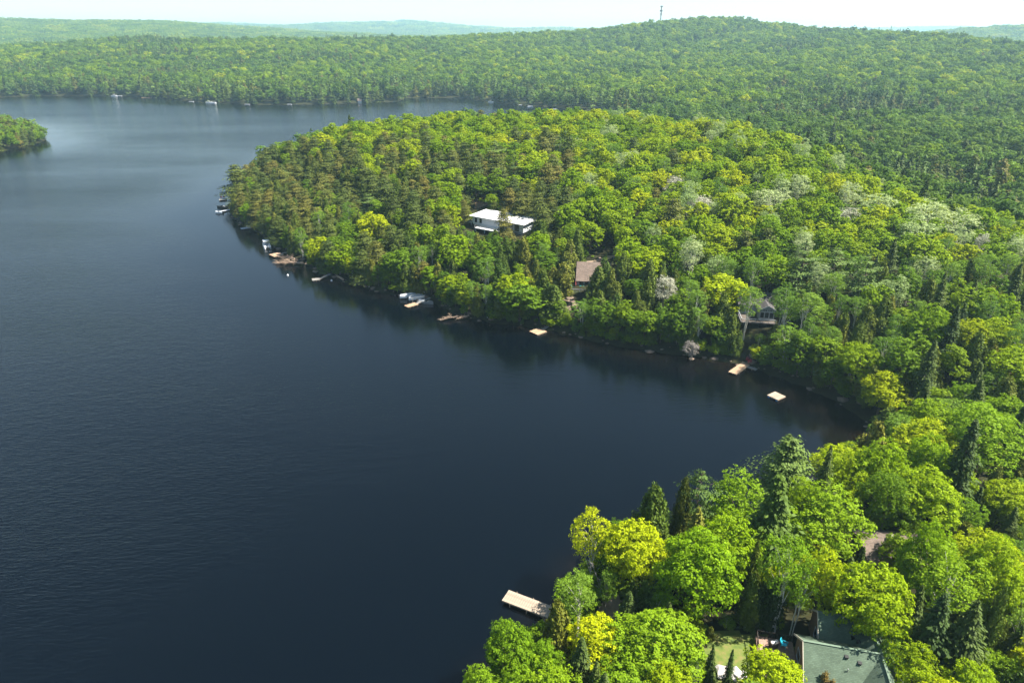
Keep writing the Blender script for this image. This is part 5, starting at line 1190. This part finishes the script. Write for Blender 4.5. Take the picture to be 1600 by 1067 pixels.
# boat lift frame beside the dock
p = at(653, 471, 0); e = empty('boat_lift', (p[0], p[1], 0), .3, 'pale metal boat lift standing beside the low tan dock', 'boat lift')
for x in (-1.8, 1.8):
    for y in (-1.2, 1.2): MB().beam((x, y, -1.5), (x, y, 2.0), .1).obj('post', M['steel'], e)
for y in (-1.2, 1.2): MB().beam((-1.8, y, 1.9), (1.8, y, 1.9), .09).obj('rail', M['steel'], e)
MB().beam((-1.8, -1.2, 1.2), (-1.8, 1.2, 1.2), .09).obj('cross_bar', M['steel'], e)
def kayak(loc, rz, Ln, mat, label, tip=0, name='kayak', cat='kayak'):
    e = empty(name, loc, rz, label, cat); e.rotation_euler[0] = tip
    mb = MB(); V, F = [], []; n = 9
    for i in range(n):
        t = i / (n - 1); w = .36 * math.sin(math.pi * min(max(t, .02), .98)) ** .7; x = -Ln / 2 + Ln * t
        V += [(x + 0, w * math.cos(q), .18 + .2 * math.sin(q) * (w / .36 + .1)) for q in [k * math.pi / 4 for k in range(8)]]
    for i in range(n - 1):
        for k in range(8): F.append((i * 8 + k, (i + 1) * 8 + k, (i + 1) * 8 + (k + 1) % 8, i * 8 + (k + 1) % 8))
    F.append(tuple(range(8))); F.append(tuple((n - 1) * 8 + k for k in reversed(range(8))))
    mb.add(V, F).obj('hull', mat, e, smooth=True)
    MB().tube([(-.45, 0, .36), (.45, 0, .36)], [.2, .2], 8).obj('cockpit', M['black'], e)
    return e
for i, (px, py) in enumerate(((1168, 564.5), (1170.5, 566.2), (1173.5, 566.8))):
    p = at(px, py, .3); g = max(gz(p[0], p[1]), -.05) + .05
    kayak((p[0], p[1], max(g, .0)), math.radians(60 + i * 4), 4.4, M['red'], ('red kayak nearest the tan dock', 'middle red kayak of three beside the tan dock', 'outer red kayak of three beside the tan dock')[i])
for i, (px, py, lb) in enumerate(((346, 309.5, 'left red chair on the farthest dock at the tip'), (350, 309.2, 'right red chair on the farthest dock at the tip'))):
    p = at(px, py, .5); chair('garden_chair', (p[0], p[1], .51), 2.6 + i * .5, M['red'], lb)
def buoy(px, py, label):
    p = at(px, py, 0); e = empty('mooring_buoy', (p[0], p[1], 0), 0, label, 'buoy')
    MB().tube([(0, 0, -.2), (0, 0, 0), (0, 0, .25), (0, 0, .45)], [.15, .32, .3, .08], 10).obj('float', M['gel'], e, smooth=True); MB().tube([(0, 0, .45), (0, 0, .6)], [.03, .03], 6).obj('eye', M['steel'], e)
buoy(449.5, 430.5, 'white buoy floating off the driftwood snag'); buoy(518, 439, 'white buoy floating right of the short grey dock')

def snag(A_, B_, label, seed, r0=.22, nb=16, bl=2.2, mat='drift', name='fallen_tree', zA=.8, zB=.1):
    """a dead tree lying from the bank (A) out over the water (B)"""
    a_ = at(*A_, zA); b_ = at(*B_, zB); rg = np.random.default_rng(seed); e = empty(name, (a_[0], a_[1], 0), 0, label, 'fallen tree')
    q0, q1 = Vector((0, 0, zA)), Vector((b_[0] - a_[0], b_[1] - a_[1], zB)); mid_ = q0.lerp(q1, .5) + Vector((0, 0, .25))
    MB().tube([q0, mid_, q1], [r0, r0 * .7, .05], 7).obj('trunk', M[mat], e)
    mb = MB(); d = (q1 - q0).normalized()
    for k in range(nb):
        t = rg.uniform(.25, 1); s_ = q0.lerp(q1, t) + Vector((0, 0, .2)); dr = (d * .7 + Vector(rg.normal(size=3)) * .8); dr.z = abs(dr.z) * .5; dr.normalize(); l = bl * rg.uniform(.4, 1) * (1.1 - .5 * t)
        m1 = s_ + dr * l * .5; en = s_ + dr * l; en.z -= .25 * l; mb.tube([s_, m1, en], [.06, .04, .012], 4, cap=False)
        for _ in range(5):
            d2 = (dr + Vector(rg.normal(size=3)) * .6).normalized(); d2.z = d2.z * .4; mb.tube([m1, m1 + d2 * l * .45], [.03, .008], 3, cap=False)
    mb.obj('branches', M[mat], e, kind='stuff'); return e
snag((474, 411), (432, 411), 'big brown uprooted tree lying in the water under the orange-tan dock', 1, .35, 60, 4.5, zA=1.0)
snag((460, 404), (438, 403), 'bushy brown driftwood top just below the orange-tan dock', 11, .25, 45, 3.2)
snag((536, 437), (524, 431), 'reddish fallen trunk at the waterline right of the short grey dock', 2, .4, 14, 1.8)
snag((733, 493), (716, 499), 'tan fallen branch cluster nearest the bank left of the small square dock', 3, .2, 30, 2.2)
snag((716, 494), (688, 501), 'grey driftwood cluster farthest from the bank left of the small square dock', 4, .18, 36, 2.4)
p = on_ground(806, 338); e = empty('dead_snag', (p[0], p[1] + 8, gz(p[0], p[1] + 8)), 0, 'bleached dead trunk leaning up behind the white flat roof', 'dead tree')
MB().tube([(-3, 0, -.5), (0, 0, 1.5), (2.2, .5, 8)], [.4, .34, .08], 7).obj('trunk', M['drift'], e); MB().tube([(0, 0, 1.5), (3.5, .8, 1.6)], [.3, .1], 6).obj('fork', M['drift'], e)
# bleached limbs at the near shore
snag((945, 945), (925, 880), 'bare grey leaning trunk beside the sandy clearing at the near shore', 6, .16, 16, 2.0, 'twig', zA=1.2, zB=8)
snag((905, 965), (885, 942), 'pale bare limbs arching over the water by the long dock landing', 7, .12, 14, 2.4, 'twig', zA=1.2, zB=3)

# ------------------------------------------------------------------ far shore: docks, boats and cottages
for px, py, w, lb in ((228, 147.3, 14, 'tan dock on the far shore at the left'), (298, 154.2, 7, 'small pale dock on the far shore left of the white boat'), (386, 161.2, 8, 'pale dock on the far shore below the two blossoming trees'), (452, 161.6, 7, 'pale dock on the far shore right of the blossoming trees'),
                      (813, 160.5, 5, 'tiny white dock across the bay above the headland crest'), (868, 166.2, 8, 'pale dock farthest right across the bay'), (185, 144.5, 8, 'white dock beside the watermarked far cottages' .replace('watermarked ', ''))):
    p = at(px, py, .5); Ln = w * (p[1] * CT + 75 * ST) / FPX
    # keep it on the water just off the bank
    x, y = p[0], p[1]
    for _ in range(80):
        if float(bil(GS, x, y)) > -2.5: x *= .995; y *= .995
    for _ in range(160):
        if float(bil(GS, x, y)) < -4.5: x *= 1.002; y *= 1.002
    e = empty('far_dock', (x, y, 0), rnd.uniform(-.15, .15), lb, 'dock')
    MB().box(-Ln / 2, Ln / 2, -1.3, 1.3, .3, .6).obj('planks', M['trim'] if w < 9 else M['woodwarm'], e, kind='stuff')
    for x_ in (-Ln / 2 + .3, Ln / 2 - .3): MB().tube([(x_, -1.45, -2), (x_, -1.45, .9)], [.1, .1], 6).obj('post', M['wood'], e)
def far_boat(px, py, Ln, lb, canopy=True):
    p = at(px, py, 0); x, y = p[0], p[1]
    for _ in range(80):
        if float(bil(GS, x, y)) > -3.5: x *= .995; y *= .995
    for _ in range(160):
        if float(bil(GS, x, y)) < -6: x *= 1.002; y *= 1.002
    e = empty('motor_boat', (x, y, 0), .1, lb, 'boat'); hull_mb(Ln, Ln * .34, 1.0).obj('hull', M['gel'], e)
    if canopy: MB().box(-Ln * .2, Ln * .1, -.9, .9, 2.2, 2.35).obj('canopy', M['gel'], e); [MB().beam((x_, y_, .9), (x_, y_, 2.19), .07).obj('canopy_pole', M['steel'], e) for x_ in (-Ln * .18, Ln * .08) for y_ in (-.8, .8)]
far_boat(326, 157, 7.5, 'white boat with a canopy moored on the far shore below the dark pines'); far_boat(333, 157, 6, 'second white boat just right of the canopied one on the far shore', False)
far_boat(767, 155.5, 6, 'white boat across the bay left of the headland crest gap'); far_boat(829, 162.5, 6, 'small white boat moored across the bay near the right end', False); far_boat(177, 143.5, 7, 'white boat farthest left on the far shore')
def far_house(px, py, Wd, Dp, wall, roof, lb, back=16, h=3.2):
    p = at(px, py, 2); f = 1.0
    x, y = p[0], p[1]
    while float(bil(GS, x, y)) < back and y < 1600: x *= 1.003; y *= 1.003
    e = empty('far_cottage', (x, y, gz(x, y)), rnd.uniform(-.3, .3), lb, 'cottage'); rm, wm = MB(), MB()
    gable(rm, wm, -Wd / 2, Wd / 2, -Dp / 2, Dp / 2, -2, h, h + 2.2, over=.5); rm.obj('roof', roof, e); wm.obj('wall', wall, e)
    for k in range(3): window(e, -Wd * .3 + k * Wd * .3, -Dp / 2, 1.7, 1.5, 1.6, 'y-')
    FREE_FAR.append((x, y)); return e
FREE_FAR = []
far_house(152, 140, 12, 8, M['white'], M['roofgrey'], 'white cottage with a grey roof on the far shore at the left', 6)
far_house(168, 141, 12, 8, plain('pinkish_siding', (.5, .36, .33)), M['roofbrown'], 'pinkish cottage on the far shore beside the white one', 6)
far_house(470, 150, 10, 8, M['greypaint'], M['roofgrey'], 'grey cottage half hidden among trees on the far shore', 7)
far_house(562, 158, 4, 4, M['white'], M['roofbrown'], 'little white boathouse on the far shore near the point', 3, 2.0)
far_house(937, 175, 9, 7, M['white'], M['roofgrey'], 'pale cottage peeping out behind the headland crest', 6)

# radio mast on the hilltop
px, Y = 1032, 1695; p = at_depth(px, 34, Y); g = gz(p[0], p[1]); topz = at_depth(px, 10, Y)[2]; H_ = topz - g
e = empty('radio_mast', (p[0], p[1], g), .4, 'lattice radio mast with antennas standing on the wooded hilltop', 'mast')
mb = MB(); wb, wt = 2.6, 1.7; nS = 16; cs_ = [(math.cos(k * 2.094), math.sin(k * 2.094)) for k in range(3)]
mat_mast = plain('dark_galvanised_lattice', (.10, .10, .115), .6, .4, .3)
for c, s_ in cs_: MB().beam((c * wb / 2, s_ * wb / 2, -1), (c * wt / 2, s_ * wt / 2, H_), .5).obj('leg', mat_mast, e)
for k in range(nS):
    z0, z1 = H_ * k / nS, H_ * (k + 1) / nS; w0 = wb + (wt - wb) * k / nS; w1 = wb + (wt - wb) * (k + 1) / nS
    for i in range(3):
        a_, b_ = cs_[i], cs_[(i + 1) % 3]; mb.beam((a_[0] * w0 / 2, a_[1] * w0 / 2, z0), (b_[0] * w1 / 2, b_[1] * w1 / 2, z1), .28)
mb.obj('lattice', mat_mast, e, kind='stuff')
for zf, n, r_ in ((.985, 6, 2.0), (.80, 5, 2.6), (.66, 2, 1.6), (.5, 1, 1.6)):
    for k in range(n):
        th = k * 6.283 / n + zf * 9; x, y = math.cos(th) * r_, math.sin(th) * r_
        q = MB().box(x - .35, x + .35, y - .35, y + .35, H_ * zf - 1.7, H_ * zf + 1.5).obj('antenna_panel', mat_mast, e); MB().beam((0, 0, H_ * zf), (x, y, H_ * zf), .2).obj('arm', mat_mast, q)
MB().tube([(0, 0, H_), (0, 0, H_ + 3)], [.12, .06], 6).obj('lightning_rod', mat_mast, e)
